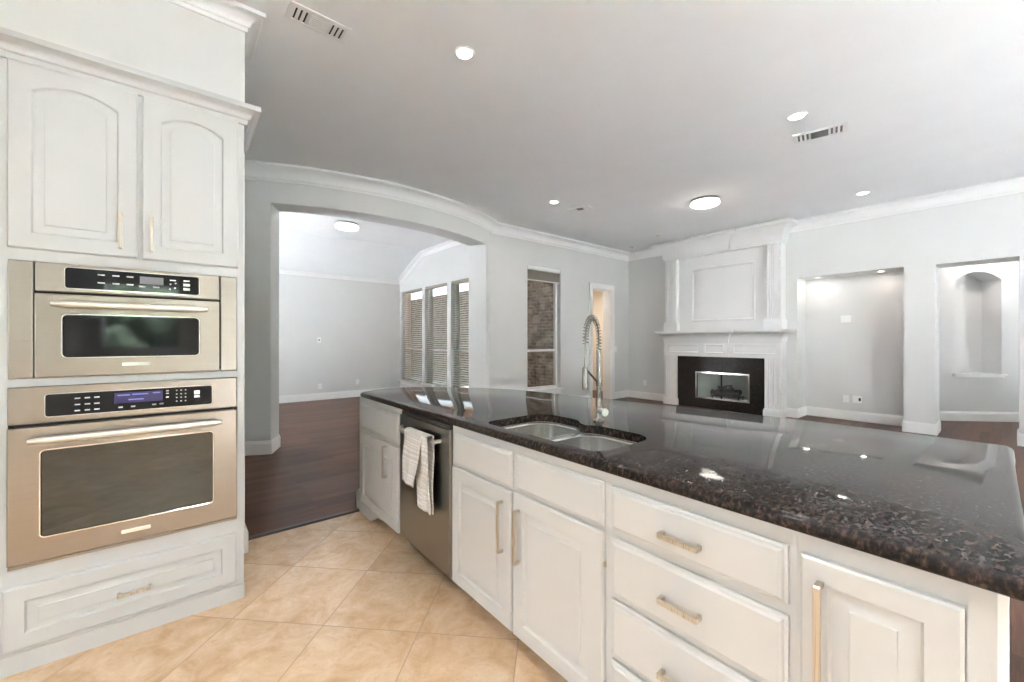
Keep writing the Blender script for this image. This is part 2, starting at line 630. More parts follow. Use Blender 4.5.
# ceilings
struct('ceiling', MB().box(LEFT, 12.0, REAR, WY + .3, CEIL, CEIL + .1), M['ceil'], 'flat white ceiling over kitchen and living room')
b = MB()
b.box(LEFT, WX + .3, 5.0, 8.38, CEIL + .005, CEIL + .1)
b.loops([[(LEFT, 8.38, CEIL), (LEFT, 9.66, 2.78), (LEFT, 9.66, 2.88), (LEFT, 8.38, CEIL + .1)],
         [(WX + .3, 8.38, CEIL), (WX + .3, 9.66, 2.78), (WX + .3, 9.66, 2.88), (WX + .3, 8.38, CEIL + .1)]])
struct('ceiling.001', b, M['ceil'], 'ceiling of the far room with its sloped end')

# bow wall with the wide opening
BC, BR = (2.30, 8.68), 3.58
def bow(ang, t, z):
    r = BR - t
    return (BC[0] + r * math.sin(ang), BC[1] - r * math.cos(ang), z)
a_end = math.asin((4.05 - BC[0]) / BR)
a_start = -math.asin((BC[0] - .50) / BR)
aL, aR = -math.asin((BC[0] - .825) / BR), math.asin((3.945 - BC[0]) / BR)
HEAD = 2.905
N = 40
S = [a_start, aL] + [aL + (aR - aL) * k / N for k in range(1, N)] + [aR, a_end]
bwall = gridwall(MB(), bow, S, [0, HEAD, CEIL], lambda s, z: aL < s < aR and z < HEAD, 0.0, 0.33)
struct('wall_bow', bwall, M['wall'], 'bowed grey wall with a wide opening to the far room', smooth=True)
struct('wall_left', MB().box(LEFT, .52, 5.62, 5.9, 0, CEIL).box(LEFT - .15, LEFT, 2.85, 7.55, 0, CEIL).box(LEFT - .15, LEFT, 7.55, 8.7, 2.3, CEIL).box(LEFT - .15, LEFT, 8.7, FARY, 0, CEIL).box(LEFT - .15, LEFT, REAR, 2.85, 2.5, CEIL).box(LEFT - .15, LEFT, REAR, -3.0, 0, 2.5).box(LEFT - .15, LEFT, 2.4, 2.85, 0, 2.5), M['wall'])
# the pier behind the oven tower
struct('wall_oven', MB().box(LEFT, .318, 3.0, 3.31, 0, CEIL), M['wall'], 'grey wall above and behind the oven tower')

# living room window wall: window 4 and the passage
W4 = (4.97, 5.84, .38, 2.70)
D1 = (6.80, 7.45, 2.43)
def pw(s, t, z):
    return (s, WY + t, z)
ww = gridwall(MB(), pw, [4.06, W4[0], W4[1], D1[0], D1[1], 8.7], [0, W4[2], W4[3], D1[2], CEIL],
              lambda s, z: (W4[0] < s < W4[1] and W4[2] < z < W4[3]) or (D1[0] < s < D1[1] and z < D1[2]), 0, .2)
struct('wall_window', ww, M['wall'], 'pale grey living room wall with the tall single window')

# fireplace wall with firebox hole, alcove, opening to the hall
ALC = (.98, 2.29, 2.37)
OPN = (-.067, .66, 2.36)
FB = (2.95, 3.93, .19, .705)
def pf(s, t, z):
    return (FX + t, s, z)
fw = gridwall(MB(), pf, [REAR, -2.6, -1.0, OPN[0], OPN[1], ALC[0], ALC[1], FB[0] - .02, FB[1] + .02, WY], [0, FB[2] - .02, FB[3] + .02, OPN[2], ALC[2], CEIL],
              lambda s, z: (OPN[0] < s < OPN[1] and z < OPN[2]) or (ALC[0] < s < ALC[1] and z < ALC[2]) or (FB[0] - .02 < s < FB[1] + .02 and FB[2] - .02 < z < FB[3] + .02), 0, .47)
struct('wall_fireplace', fw, M['wall'], 'grey wall with the fireplace, the alcove and the hall opening')
struct('wall_alcove', MB().box(FX + .47, FX + .6, .97, WY, 0, CEIL), M['wall'], 'grey back wall of the lit alcove')

# hall beyond with the diagonal niche wall
n0 = Vector((9.645, .75))
nd = Vector((.7071, -.7071))
nn = Vector((.7071, .7071))     # away from the camera
def pn(s, t, z):
    p = n0 + nd * s + nn * t
    return (p.x, p.y, z)
NI = (.248, .923, .75, 2.295, .137)
sn = [NI[0] + (NI[1] - NI[0]) * k / 16 for k in range(17)]
def archz(s):
    u = (s - (NI[0] + NI[1]) / 2) / ((NI[1] - NI[0]) / 2)
    return NI[3] + NI[4] * (1 - u * u)
b = MB()
def quad(mb, *pts):
    mb.f.append([mb.vert(p) for p in pts])
gridwall(b, pn, [-1.3, NI[0], NI[1], 3.2], [0, NI[2], 2.8], lambda s, z: NI[0] < s < NI[1] and z > NI[2], 0, .45)
for s0, s1 in zip(sn, sn[1:]):
    quad(b, pn(s0, 0, archz(s0)), pn(s1, 0, archz(s1)), pn(s1, 0, 2.8), pn(s0, 0, 2.8))
    quad(b, pn(s0, 0, archz(s0)), pn(s0, .3, archz(s0)), pn(s1, .3, archz(s1)), pn(s1, 0, archz(s1)))
quad(b, pn(NI[0], .3, .6), pn(NI[1], .3, .6), pn(NI[1], .3, 2.75), pn(NI[0], .3, 2.75))
struct('wall_niche', b, M['wall'], 'diagonal hall wall with an arched niche')
struct('trim_2', MB().prism(rrect(NI[0] - .05, NI[1] + .05, -.05, .28, .012, 2), lambda a, c, d: pn(a, c, d), NI[2] - .004, NI[2] + .018)
       .prism([(NI[0] - .03, -.02), (NI[1] + .03, -.02), (NI[1] + .03, 0.0), (NI[0] - .03, 0.0)], lambda a, c, d: pn(a, c, d), NI[2] - .036, NI[2] - .004),
       M['trim'], 'white sill of the arched niche')
struct('wall_hall', MB().box(FX + .62, 12.0, 1.75, 1.9, 0, 2.8).box(11.9, 12.05, -3, 1.9, 0, 2.8).box(FX + .62, 12.0, -3.1, -2.95, 2.3, 2.8).box(FX + .62, 9.9, -3.1, -2.95, 0, 2.3).box(10.3, 12.0, -3.1, -2.95, 0, 2.3), M['wall'])
struct('ceiling.002', MB().box(FX + .47, 12.05, -3.1, 1.9, 2.8, 2.9), M['ceil'])

def hall_lamp():
    l = bpy.data.lights.new('hall_lamp', 'AREA')
    l.shape = 'DISK'
    l.size = .3
    l.energy = 0.8
    l.color = (1.0, .91, .84)
    o = bpy.data.objects.new('hall_lamp', l)
    link(o)
    o.location = (9.78, .06, 2.78)
hall_lamp()
# passage behind door 1
struct('wall_passage', MB().box(6.42, 6.5, WY + .2, 8.3, 0, 2.6).box(6.42, 8.6, 7.4, 7.55, 0, 2.6).box(8.5, 8.6, WY + .2, 7.55, 0, 2.6).box(6.42, 8.6, WY + .2, 7.55, 2.6, 2.7), M['hall'], 'warm beige passage seen through the doorway')

def passage_fill():  # unseen lamp added to brighten the dark passage
    l = bpy.data.lights.new('passage_fill', 'AREA')
    l.shape = 'DISK'
    l.size = .25
    l.energy = 2.0
    l.color = (1.0, .94, .86)
    o = bpy.data.objects.new('passage_fill', l)
    link(o)
    o.location = (7.3, 6.6, 2.58)
passage_fill()
# far room walls
fr = gridwall(MB(), lambda s, t, z: (s, FARY + t, z), [LEFT, WX + .3], [0, CEIL], lambda s, z: False, 0, .15)
struct('wall_far', fr, M['wall'], 'grey far wall below the sloped ceiling')
WINS = [(8.455, 9.57), (7.345, 8.32), (6.23, 7.19)]
ZW = (.34, 2.51)
wr = gridwall(MB(), lambda s, t, z: (WX + t, s, z), [5.83] + [q for w in WINS for q in w] + [FARY + .15], [0, ZW[0], ZW[1], CEIL],
              lambda s, z: any(a < s < c for a, c in WINS) and ZW[0] < z < ZW[1], 0, .2)
struct('wall_right', wr, M['wall'], 'far room wall holding three tall windows')

# rear wall behind the camera, with big windows to the garden
RW = [(-.9, .0), (1.4, 3.1), (3.3, 5.0)]
RZ = (.05, 2.95)
rw = gridwall(MB(), lambda s, t, z: (s, REAR - t, z), [LEFT] + [q for w in RW for q in w] + [FX + .5], [0, RZ[0], 1.2, 2.2, RZ[1], CEIL],
              lambda s, z: any(a < s < c for a, c in RW) and (1.2 if s < .9 else RZ[0]) < z < (2.2 if s < .9 else RZ[1]), 0, .2)
struct('wall_rear', rw, M['wall'])

# ------------------------------------------------------------------ crown moulding, baseboards, casings
def crown_prof(top, h=.17, o=.13):
    pr = [(0, top - h), (.012, top - h), (.014, top - h + .022), (.024, top - h + .026)]
    for k in range(7):
        a = PI / 2 * k / 6
        pr.append((.026 + (o - .045) * (1 - math.cos(a)), top - h + .03 + (h - .065) * math.sin(a)))
    pr += [(o - .014, top - .03), (o, top - .026), (o, top - .002), (0, top - .002)]
    return pr
bowpath = [bow(a_start + (a_end - a_start) * k / 48, 0, 0)[:2] for k in range(49)]
struct('trim_3', MB().sweep([(LEFT, 5.62), (.46, 5.62)] + [(BC[0] + BR * math.sin(a), BC[1] - BR * math.cos(a)) for a in
       (a_start + .02 + (a_end - .01 - a_start - .02) * k / 48 for k in range(49))] + [(4.14, WY), (FX, WY), (FX, 4.62)], crown_prof(CEIL)), M['trim'],
       'white crown moulding along the bowed wall and window wall', smooth=True)
struct('trim_4', MB().sweep([(FX, 2.44), (FX, REAR)], crown_prof(CEIL)), M['trim'], 'white crown moulding above the alcove and hall opening', smooth=True)
struct('trim_5', MB().sweep([(LEFT, 3.0), (.318, 3.0), (.318, 3.31), (LEFT, 3.31)], crown_prof(CEIL, .105, .10)), M['trim'], 'white crown moulding at the top of the oven wall', smooth=True)
# far room: crown on the window wall following the slope, strip on the far wall
def rake(mb, pts, prof):
    rings = []
    for y, z in pts:
        rings.append([(WX - o, y, z + d) for o, d in prof])
    mb.loops(rings)
    return mb
pr = [(o, z) for o, z in crown_prof(0.0, .12, .09)]
struct('trim_6', rake(MB(), [(5.9, CEIL), (8.38, CEIL), (9.65, 2.80)], pr), M['trim'], 'white crown moulding above the three windows', smooth=True)
struct('trim_7', MB().box(LEFT, WX, FARY - .025, FARY, 2.70, 2.78).box(LEFT, WX, FARY - .04, FARY, 2.765, 2.785), M['trim'], 'thin white moulding where the far wall meets the slope')

BBH = .155
bb = [(0, 0), (.017, 0), (.017, BBH - .03), (.011, BBH - .016), (.009, BBH - .004), (.004, BBH), (0, BBH)]
struct('baseboard_far', MB().sweep([(LEFT, FARY), (WX, FARY), (WX, 6.0)], bb), M['trim'], 'white baseboard around the far room')
def jamb(ang):
    return [bow(ang, t, 0)[:2] for t in (0, .33)]
jl, jr = jamb(aL), jamb(aR)
lp = [bow(a_start + (aL - a_start) * k / 6, 0, 0)[:2] for k in range(7)]
struct('baseboard_left', MB().sweep([(LEFT, 5.62)] + lp[0:1] + lp[1:] + [jl[1]], bb), M['trim'], 'white baseboard at the left jamb of the bowed opening')
rp = [bow(aR + (a_end - .012 - aR) * k / 4, 0, 0)[:2] for k in range(5)]
struct('baseboard_window', MB().sweep([jr[1]] + rp + [(4.13, WY), (D1[0] - .1, WY)], bb).sweep([(D1[1] + .1, WY), (FX, WY), (FX, 4.58)], bb), M['trim'], 'white baseboard below the tall living room window')
struct('baseboard_alcove', MB().sweep([(FX, 2.44), (FX, ALC[1]), (FX + .47, ALC[1]), (FX + .47, ALC[0]), (FX, ALC[0]), (FX, OPN[1]), (FX + .47, OPN[1])], bb), M['trim'], 'white baseboard wrapping the alcove and the pier')
struct('baseboard_right', MB().sweep([(FX + .47, OPN[0]), (FX, OPN[0]), (FX, REAR)], bb), M['trim'], 'white baseboard right of the hall opening')
struct('baseboard_hall', MB().sweep([tuple(pn(-1.25, 0, 0)[:2]), tuple(pn(3.1, 0, 0)[:2])], bb), M['trim'], 'white baseboard below the arched niche')
struct('baseboard_oven', MB().sweep([(.262, 3.0), (.318, 3.0), (.318, 3.31), (LEFT, 3.31)], bb), M['trim'], 'white baseboard end behind the oven tower')

# door casing
dr = struct_empty('door_1', 'open doorway with white casing into a beige passage', (D1[0], WY, 0))
cas = [(D1[0], 0), (D1[0], D1[2]), (D1[1], D1[2]), (D1[1], 0)]
def casing(u0, u1, v0, v1, w, fn, th=.022):
    outer = [(u0 - w, v0), (u0 - w, v1 + w), (u1 + w, v1 + w), (u1 + w, v0)]
    inner = [(u0, v0), (u0, v1), (u1, v1), (u1, v0)]
    mb = MB()
    for k in range(3):
        o0, o1, i0, i1 = outer[k], outer[k + 1], inner[k], inner[k + 1]
        mb.loops([[fn(*o0, 0), fn(*o0, th), fn(*i0, th * .6), fn(*i0, 0)], [fn(*o1, 0), fn(*o1, th), fn(*i1, th * .6), fn(*i1, 0)]])
    return mb
mesh('casing', casing(D1[0], D1[1], 0, D1[2], .1, lambda u, v, d: (u, WY - d, v)), M['trim'], dr)
mesh('jamb', MB().box(D1[0] - .001, D1[0] + .012, WY - .002, WY + .21, 0, D1[2]).box(D1[1] - .02, D1[1] + .001, WY - .002, WY + .21, 0, D1[2]).box(D1[0], D1[1], WY - .002, WY + .21, D1[2] - .015, D1[2] + .001), M['trim'], dr)

# ------------------------------------------------------------------ windows
def sash_frame(u0, u1, v0, v1, w, fn, d0, d1):
    mb = MB()
    rings = []
    for ins, d in ((0, d0), (0, d1), (w, d1), (w, d0)):
        rings.append([fn(u, v, d) for u, v in ((u0 + ins, v0 + ins), (u1 - ins, v0 + ins), (u1 - ins, v1 - ins), (u0 + ins, v1 - ins))])
    mb.loops(rings, close=True)
    return mb

def window(n, label, u0, u1, v0, v1, fn, depth, mid, sill=True):
    """fn(u, v, d): d = 0 at the room face, growing outwards"""
    e = struct_empty('window_%d' % n, label, fn((u0 + u1) / 2, v0, 0))
    fr_ = sash_frame(u0, u1, v0, v1, .045, fn, depth - .03, depth + .03)
    mesh('frame', fr_, M['trim'], e)
    mesh('meeting_rail', MB().loops([[fn(u0 + .04, mid - .022, depth + q), fn(u1 - .04, mid - .022, depth + q), fn(u1 - .04, mid + .022, depth + q), fn(u0 + .04, mid + .022, depth + q)] for q in (-.02, .025)]), M['trim'], e)
    mesh('glass', MB().loops([[fn(u0 + .04, v0 + .04, depth + q), fn(u1 - .04, v0 + .04, depth + q), fn(u1 - .04, v1 - .04, depth + q), fn(u0 + .04, v1 - .04, depth + q)] for q in (.004, .008)]), M['glass'], e)
    if sill:
        mesh('sill', MB().prism([(u0 - .03, -.045), (u1 + .03, -.045), (u1 + .03, 0), (u1, 0), (u1, depth), (u0, depth), (u0, 0), (u0 - .03, 0)], lambda a, c, d: fn(a, d, c), v0 - .03, v0 + .004), M['trim'], e, bevel=.004)
        mesh('apron', MB().loops([[fn(u, v, q) for u, v in ((u0 - .01, v0 - .10), (u1 + .01, v0 - .10), (u1 + .01, v0 - .03), (u0 - .01, v0 - .03))] for q in (-.014, 0)]), M['trim'], e)
    return e

def fnR(u, v, d):
    return (WX + d, u, v)
def fnW(u, v, d):
    return (u, WY + d, v)
wl = ['farthest of the three tall windows in the far room', 'middle of the three tall windows in the far room', 'nearest of the three tall windows, partly behind the jamb']
for i, (a, c) in enumerate(WINS):
    window(i + 1, wl[i], a, c, ZW[0], ZW[1], fnR, .12, 1.10)
window(4, 'tall single window in the living room looking at brick', W4[0], W4[1], W4[2], W4[3], fnW, .12, 1.12)


def blind(label, u0, u1, z0, z1, fn, group, tilt=.35, pitch=.046):
    t = thing('window_blind', label, 'blind', fn((u0 + u1) / 2, z0, .05), group)
    mesh('headrail', MB().loops([[fn(u, v, q) for u, v in ((u0, z1 - .055), (u1, z1 - .055), (u1, z1), (u0, z1))] for q in (.015, .07)]), M['slat'], t)
    mb = MB()
    z = z0 + .03
    hw = .022
    while z < z1 - .06:
        dz = math.sin(tilt) * hw
        dd = math.cos(tilt) * hw
        mb.loops([[fn(u, z - dz, .045 - dd), fn(u, z + dz, .045 + dd), fn(u, z + dz + .003, .045 + dd), fn(u, z - dz + .003, .045 - dd)] for u in (u0, u1)])
        z += pitch
    s = mesh('slats', mb, M['slat'], t)
    mesh('bottom_rail', MB().loops([[fn(u, v, q) for u, v in ((u0, z0), (u1, z0), (u1, z0 + .018), (u0, z0 + .018))] for q in (.025, .065)]), M['slat'], t)
    mb = MB()
    for u in (u0 + .15, u1 - .15):
        mb.tube([fn(u, z0 + .01, .045), fn(u, z1 - .03, .045)], .0015, 5)
    mesh('cord', mb, M['slat'], t)
    return t
bl = ['lowered horizontal blind in the farthest far room window', 'lowered horizontal blind in the middle far room window', 'lowered horizontal blind in the nearest far room window beside the jamb']
for i, (a, c) in enumerate(WINS):
    blind(bl[i], a + .008, c - .008, ZW[0] + .02, ZW[1], fnR, 'blinds in the far room windows')
# raised blind of window 4: headrail and a thick stack
t = thing('window_blind', 'raised pale blind stacked at the top of the single living room window', 'blind', (5.4, WY + .05, 2.4))
mesh('headrail', MB().box(W4[0] + .006, W4[1] - .006, WY + .0, WY + .075, 2.63, 2.70), M['plate'], t, bevel=.004)
mb = MB()
for k in range(26):
    z = 2.455 + k * .0066
    mb.box(W4[0] + .012, W4[1] - .012, WY + .02, WY + .068, z, z + .0035)
mesh('slats', mb, M['slat'], t)
mesh('bottom_rail', MB().box(W4[0] + .012, W4[1] - .012, WY + .02, WY + .068, 2.435, 2.453), M['plate'], t)

# ------------------------------------------------------------------ outdoors
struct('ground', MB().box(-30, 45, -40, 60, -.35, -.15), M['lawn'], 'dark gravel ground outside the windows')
struct('exterior_wall', MB().box(6.30, 6.42, WY + .2, 8.3, -.2, 3.6), M['brick'], 'old brick wall outside the single window')
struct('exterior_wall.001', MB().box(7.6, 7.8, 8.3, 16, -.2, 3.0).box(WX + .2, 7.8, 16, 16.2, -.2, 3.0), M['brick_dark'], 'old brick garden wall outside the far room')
struct('exterior_wall.002', MB().box(6.05, 6.42, 8.1, 8.5, -.2, 3.0), M['brick'], 'pale brick corner pier outside the single window')
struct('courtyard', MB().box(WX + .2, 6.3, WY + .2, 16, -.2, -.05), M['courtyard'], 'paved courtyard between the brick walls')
struct('sunshade', MB().box(WX + .2, 6.42, WY + .2, 10.0, 2.95, 3.1), M['siding'], 'eave added unseen to shade the courtyard brick')  # added roof keeps sun off the courtyard and brick
struct('left_sunshade', MB().box(-8, LEFT - .15, -6, 3.2, 2.7, 2.85), M['siding'], 'unseen roof added to block sun at the left opening')  # added out of view so only low sky light enters here
struct('reflector', MB().box(-1.4, 4.3, -7.0, REAR - .2, -.2, -.02).box(-7, LEFT - .15, 5.5, 10, -.2, -.02).box(8.7, 20, -9, -3.1, -.2, -.02), M['concrete'], 'pale concrete patio added unseen to throw sunlight in through the openings')  # slabs added and sized to bounce sunlight onto the ceilings
def hedge(y, x0, x1, h):
    bm = bmesh.new()
    rr = random.Random(3)
    x = x0
    while x < x1:
        r = rr.uniform(.8, 1.3)
        m = Matrix.Translation((x, y + rr.uniform(-.4, .4), rr.uniform(.4, h - .6))) @ Matrix.Scale(r, 4)
        ret = bmesh.ops.create_icosphere(bm, subdivisions=3, radius=1, matrix=m)
        for v in ret['verts']:
            v.co += Vector((rr.uniform(-.08, .08), rr.uniform(-.08, .08), rr.uniform(-.08, .08)))
        x += rr.uniform(.5, .9)
    me = bpy.data.meshes.new('hedge')
    bm.to_mesh(me)
    bm.free()
    me.materials.append(M['leaf'])
    o = bpy.data.objects.new('hedge', me)
    link(o)
    tag(o, 'green hedge in the garden behind the rear windows', 'hedge', kind='stuff')
hedge(-10.0, -9, 14, 3.0)

# ------------------------------------------------------------------ cabinet fronts
def ring_arch(u0, u1, v0, v1, ins, w, rise, n=14):
    a, c, e, f_ = u0 + ins, u1 - ins, v0 + ins, v1 - ins
    pts = [(a, e, w), (c, e, w)]
    for k in range(n + 1):
        t_ = 1 - 2 * k / n
        pts.append(((a + c) / 2 + (c - a) / 2 * t_, f_ - rise * t_ * t_, w))
    return pts

def panel_door(T, u0, u1, v0, v1, th=.02, fr=.062, rise=0.0):
    mb = MB(T)
    st = [(0, 0, 0), (0, th - .005, 0), (.005, th, 0), (fr, th, rise), (fr + .005, th - .010, rise), (fr + .012, th - .012, rise), (fr + .036, th - .005, rise), (fr + .0375, th - .0005, rise)]
    mb.loops([ring_arch(u0, u1, v0, v1, i, w, r) for i, w, r in st])
    return mb

def slab_front(T, u0, u1, v0, v1, th=.02):
    mb = MB(T)
    st = [(0, 0), (0, th - .010), (.007, th - .0085), (.011, th - .003), (.017, th)]
    mb.loops([[(u0 + i, v0 + i, w), (u1 - i, v0 + i, w), (u1 - i, v1 - i, w), (u0 + i, v1 - i, w)] for i, w in st])
    return mb

def pull(T, u, v, L, vertical, base=.02, h=.032, t=.009, w=.0135):
    """U shaped bar pull, centre u, v, length L"""
    prof = [(-L / 2, base), (-L / 2, base + h - .004), (-L / 2 + .004, base + h), (L / 2 - .004, base + h), (L / 2, base + h - .004), (L / 2, base), (L / 2 - t - .003, base), (L / 2 - t, base + h - t - .006),
            (L / 2 - t - .006, base + h - t), (-L / 2 + t + .006, base + h - t), (-L / 2 + t, base + h - t - .006), (-L / 2 + t + .003, base)]
    mb = MB(T)
    if vertical:
        mb.prism(prof, lambda a, c, d: (u + d, v + a, c), -w / 2, w / 2)
    else:
        mb.prism(prof, lambda a, c, d: (u + a, v + d, c), -w / 2, w / 2)
    return mb

def add_pull(T, u, v, L, vertical, parent, base=.02):
    return mesh('handle', pull(T, u, v, L, vertical, base), M['nickel'], parent, bevel=.0015)

# ------------------------------------------------------------------ oven tower
TY = 2.478
def TT(u, v, w):
    return (u, TY - w, v)
TX0, TX1 = -.548, .259
tw = thing('oven_tower_cabinet', 'tall white cabinet holding the two built-in ovens at the left', 'cabinet', (-.14, TY + .18, 0))
def rings_frame(mb, T, holes, u0, u1, v0, v1, d0, d1):
    us = sorted({u0, u1} | {h[0] for h in holes} | {h[1] for h in holes})
    vs = sorted({v0, v1} | {h[2] for h in holes} | {h[3] for h in holes})
    return gridwall(mb, lambda s, t, z: T(s, z, -t), us, vs, lambda s, z: any(h[0] < s < h[1] and h[2] < z < h[3] for h in holes), d0, d1)
MW = (-.515, .229, 1.158, 1.628)
OV = (-.515, .229, .412, 1.126)
ff = rings_frame(MB(), TT, [MW, OV], TX0, TX1, 0, 2.44, 0, .02)
mesh('face_frame', ff, M['tower'], tw, bevel=.0015)
cb = MB()
cb.box(TX0, TX0 + .018, TY + .02, 2.999, 0, 2.44).box(TX1 - .018, TX1, TY + .02, 2.999, 0, 2.44).box(TX0, TX1, TY + .02, 2.999, 2.42, 2.44)
cb.box(TX0, TX1, TY + .02, 2.999, 1.628, 1.65).box(TX0, TX1, TY + .02, 2.999, .38, .40)
mesh('carcass', cb, M['tower'], tw)
mesh('plinth', MB(TT).box(TX0, TX1 + .002, 0, .075, 0, .004), M['tower'], tw)
mesh('crown', MB().sweep([(TX0 - .15, TY), (TX1, TY), (TX1, 2.999)], crown_prof(2.496, .088, .066)), M['tower'], tw, smooth=True)
for u0, u1, hu in ((-.515, -.1405, -.199), (-.1255, .2335, -.097)):
    d = mesh('door', panel_door(TT, u0, u1, 1.675, 2.408, rise=.042), M['tower'], tw, smooth=True)
    add_pull(TT, hu + .005, 1.787, .158, True, d)
d = mesh('drawer', panel_door(TT, -.5285, .2255, .098, .342, fr=.058), M['tower'], tw, smooth=True)
add_pull(TT, -.149, .207, .112, False, d)

# ---- built-in appliances
def rr_front(T, u0, u1, v0, v1, th, w0=0, r=.004, edge=.004):
    mb = MB(T)
    mb.loops([[(a, c, w) for a, c in rrect(u0 + i, u1 - i, v0 + i, v1 - i, max(r - i * .5, .001))] for i, w in ((0, w0), (0, w0 + th - edge), (edge * .35, w0 + th - edge * .3), (edge, w0 + th))])
    return mb

def rr_ring(T, u0, u1, v0, v1, wd, w0, w1, r=.012):
    """rounded bezel around an opening u0..v1"""
    mb = MB(T)
    st = [(-wd, w0, r + wd), (-wd * .7, w1, r + wd * .7), (-wd * .25, w1, r + wd * .25), (0, w0, r)]
    mb.loops([[(a, c, w) for a, c in rrect(u0 + i, u1 - i, v0 + i, v1 - i, rr_)] for i, w, rr_ in st], cap0=False, cap1=False)
    return mb

def bowed_handle(T, u0, u1, v, r, base, out):
    pts = []
    n = 18
    for k in range(n + 1):
        f_ = k / n
        pts.append(T(u0 + (u1 - u0) * f_, v, base + out + .006 * math.sin(PI * f_)))
    rad = [r * (.55 if k in (0, n) else (.9 if k in (1, n - 1) else 1)) for k in range(n + 1)]
    mb = MB().tube(pts, rad, 12)
    for u in (u0 + .035, u1 - .035):
        mb.tube([T(u, v, base - .003), T(u, v, base + out)], r * .75, 10)
    return mb

# microwave
mwv = thing('microwave_oven', 'built-in stainless microwave oven, upper of the two ovens', 'microwave', (-.14, TY + .1, 1.158))
mesh('body', MB(TT).box(-.50, .215, 1.17, 1.615, -.33, -.001), M['matte_black'], mwv)
for u0, u1 in ((-.514, -.4475), (.1605, .228)):
    mesh('side_trim', rr_front(TT, u0, u1, 1.159, 1.627, .012), M['steel'], mwv)
p = mesh('control_panel', rr_front(TT, -.443, .1565, 1.5085, 1.6265, .018), M['steel'], mwv)
mesh('bezel', rr_ring(TT, -.358, .074, 1.528, 1.609, .007, .0178, .0225, .008), M['chrome'], p, smooth=True)
mesh('glass', MB(TT).loops([[(a, c, w) for a, c in rrect(-.358, .074, 1.528, 1.609, .008)] for w in (.0175, .0195)]), M['black'], p)
mesh('display', MB(TT).box(-.133, -.053, 1.563, 1.596, .0194, .0199), M['display_grey'], p)
def key(u0, u1, v0, v1, w0, w1, parent, mat='marks', name='key_mark'):
    return mesh(name, MB(TT).box(u0, u1, v0, v1, w0, w1), M[mat], parent)
for u, v in ((-.255, 1.59), (-.21, 1.59), (-.165, 1.59), (-.255, 1.556), (-.21, 1.556), (-.165, 1.556), (-.125, 1.551), (-.078, 1.551), (-.02, 1.588), (.03, 1.590)):
    key(u - .011, u + .011, v - .0028, v + .0028, .0194, .0199, p)
for u, v in ((-.028, 1.57), (-.01, 1.575), (-.012, 1.553), (-.03, 1.547)):
    key(u - .003, u + .003, v - .003, v + .003, .0194, .0199, p)
for v in (1.571, 1.551):
    mesh('button', MB(TT).box(.018, .042, v - .006, v + .006, .0194, .0205), M['plate'], p)
d = mesh('door', rr_front(TT, -.443, .1565, 1.161, 1.5005, .024), M['steel'], mwv)
mesh('bezel', rr_ring(TT, -.364, .074, 1.243, 1.414, .009, .0238, .0295, .014), M['chrome'], d, smooth=True)
g = mesh('window', MB(TT).loops([[(a, c, w) for a, c in rrect(-.364, .074, 1.243, 1.414, .014)] for w in (.023, .0255)]), M['black'], d)
mesh('handle', bowed_handle(TT, -.394, .108, 1.458, .0145, .024, .037), M['satin'], d, smooth=True)
mesh('badge', rr_front(TT, -.191, -.098, 1.199, 1.214, .003, .0238, .003, .001), M['chrome'], d)

# wall oven
ovn = thing('wall_oven', 'built-in stainless wall oven, lower and larger of the two ovens', 'oven', (-.14, TY + .1, .412))
mesh('body', MB(TT).box(-.50, .215, .43, 1.11, -.34, -.001), M['matte_black'], ovn)
p = mesh('control_panel', rr_front(TT, -.514, .228, .978, 1.1255, .02), M['steel'], ovn)
mesh('bezel', rr_ring(TT, -.412, .124, 1.005, 1.091, .007, .0198, .0245, .008), M['chrome'], p, smooth=True)
mesh('glass', MB(TT).loops([[(a, c, w) for a, c in rrect(-.412, .124, 1.005, 1.091, .008)] for w in (.0195, .0215)]), M['black'], p)
mesh('display', MB(TT).box(-.215, -.055, 1.036, 1.083, .0214, .022), M['display'], p)
for u0, u1, v in ((-.205, -.165, 1.071), (-.158, -.105, 1.072), (-.09, -.064, 1.074), (-.17, -.12, 1.05)):
    key(u0, u1, v - .0028, v + .0028, .0219, .0223, p, 'display_txt', 'display_text')
for u in (-.325, -.296, -.268):
    for v in (1.070, 1.044, 1.019):
        key(u - .008, u + .008, v - .0026, v + .0026, .0214, .0219, p)
for u, v in ((-.085, 1.021), (-.06, 1.022), (-.195, 1.019), (-.155, 1.019)):
    key(u - .007, u + .007, v - .003, v + .003, .0214, .0219, p)
for v in (1.079, 1.067, 1.050):
    key(-.044, -.034, v - .0026, v + .0026, .0214, .0219, p)
for u in (-.006, .010, .026):
    for v in (1.078, 1.061, 1.045, 1.028):
        key(u - .0025, u + .0025, v - .0025, v + .0025, .0214, .0219, p)
for v, hh in ((1.063, .009), (1.044, .005)):
    mesh('button', MB(TT).box(.058, .079, v - hh, v + hh, .0214, .0225), M['plate'], p)
d = mesh('door', rr_front(TT, -.514, .228, .430, .966, .027), M['steel'], ovn)
mesh('bezel', rr_ring(TT, -.423, .127, .528, .868, .009, .0268, .0325, .012), M['chrome'], d, smooth=True)
mesh('window', MB(TT).loops([[(a, c, w) for a, c in rrect(-.423, .127, .528, .868, .012)] for w in (.026, .0285)]), M['ovenglass'], d)
mesh('handle', bowed_handle(TT, -.453, .164, .917, .0155, .027, .042), M['satin'], d, smooth=True)
mesh('badge', rr_front(TT, -.192, -.096, .467, .484, .003, .0268, .003, .001), M['chrome'], d)
mesh('vent_trim', MB(TT).box(-.514, .228, .4125, .425, 0, .016), M['steel'], ovn, bevel=.002)

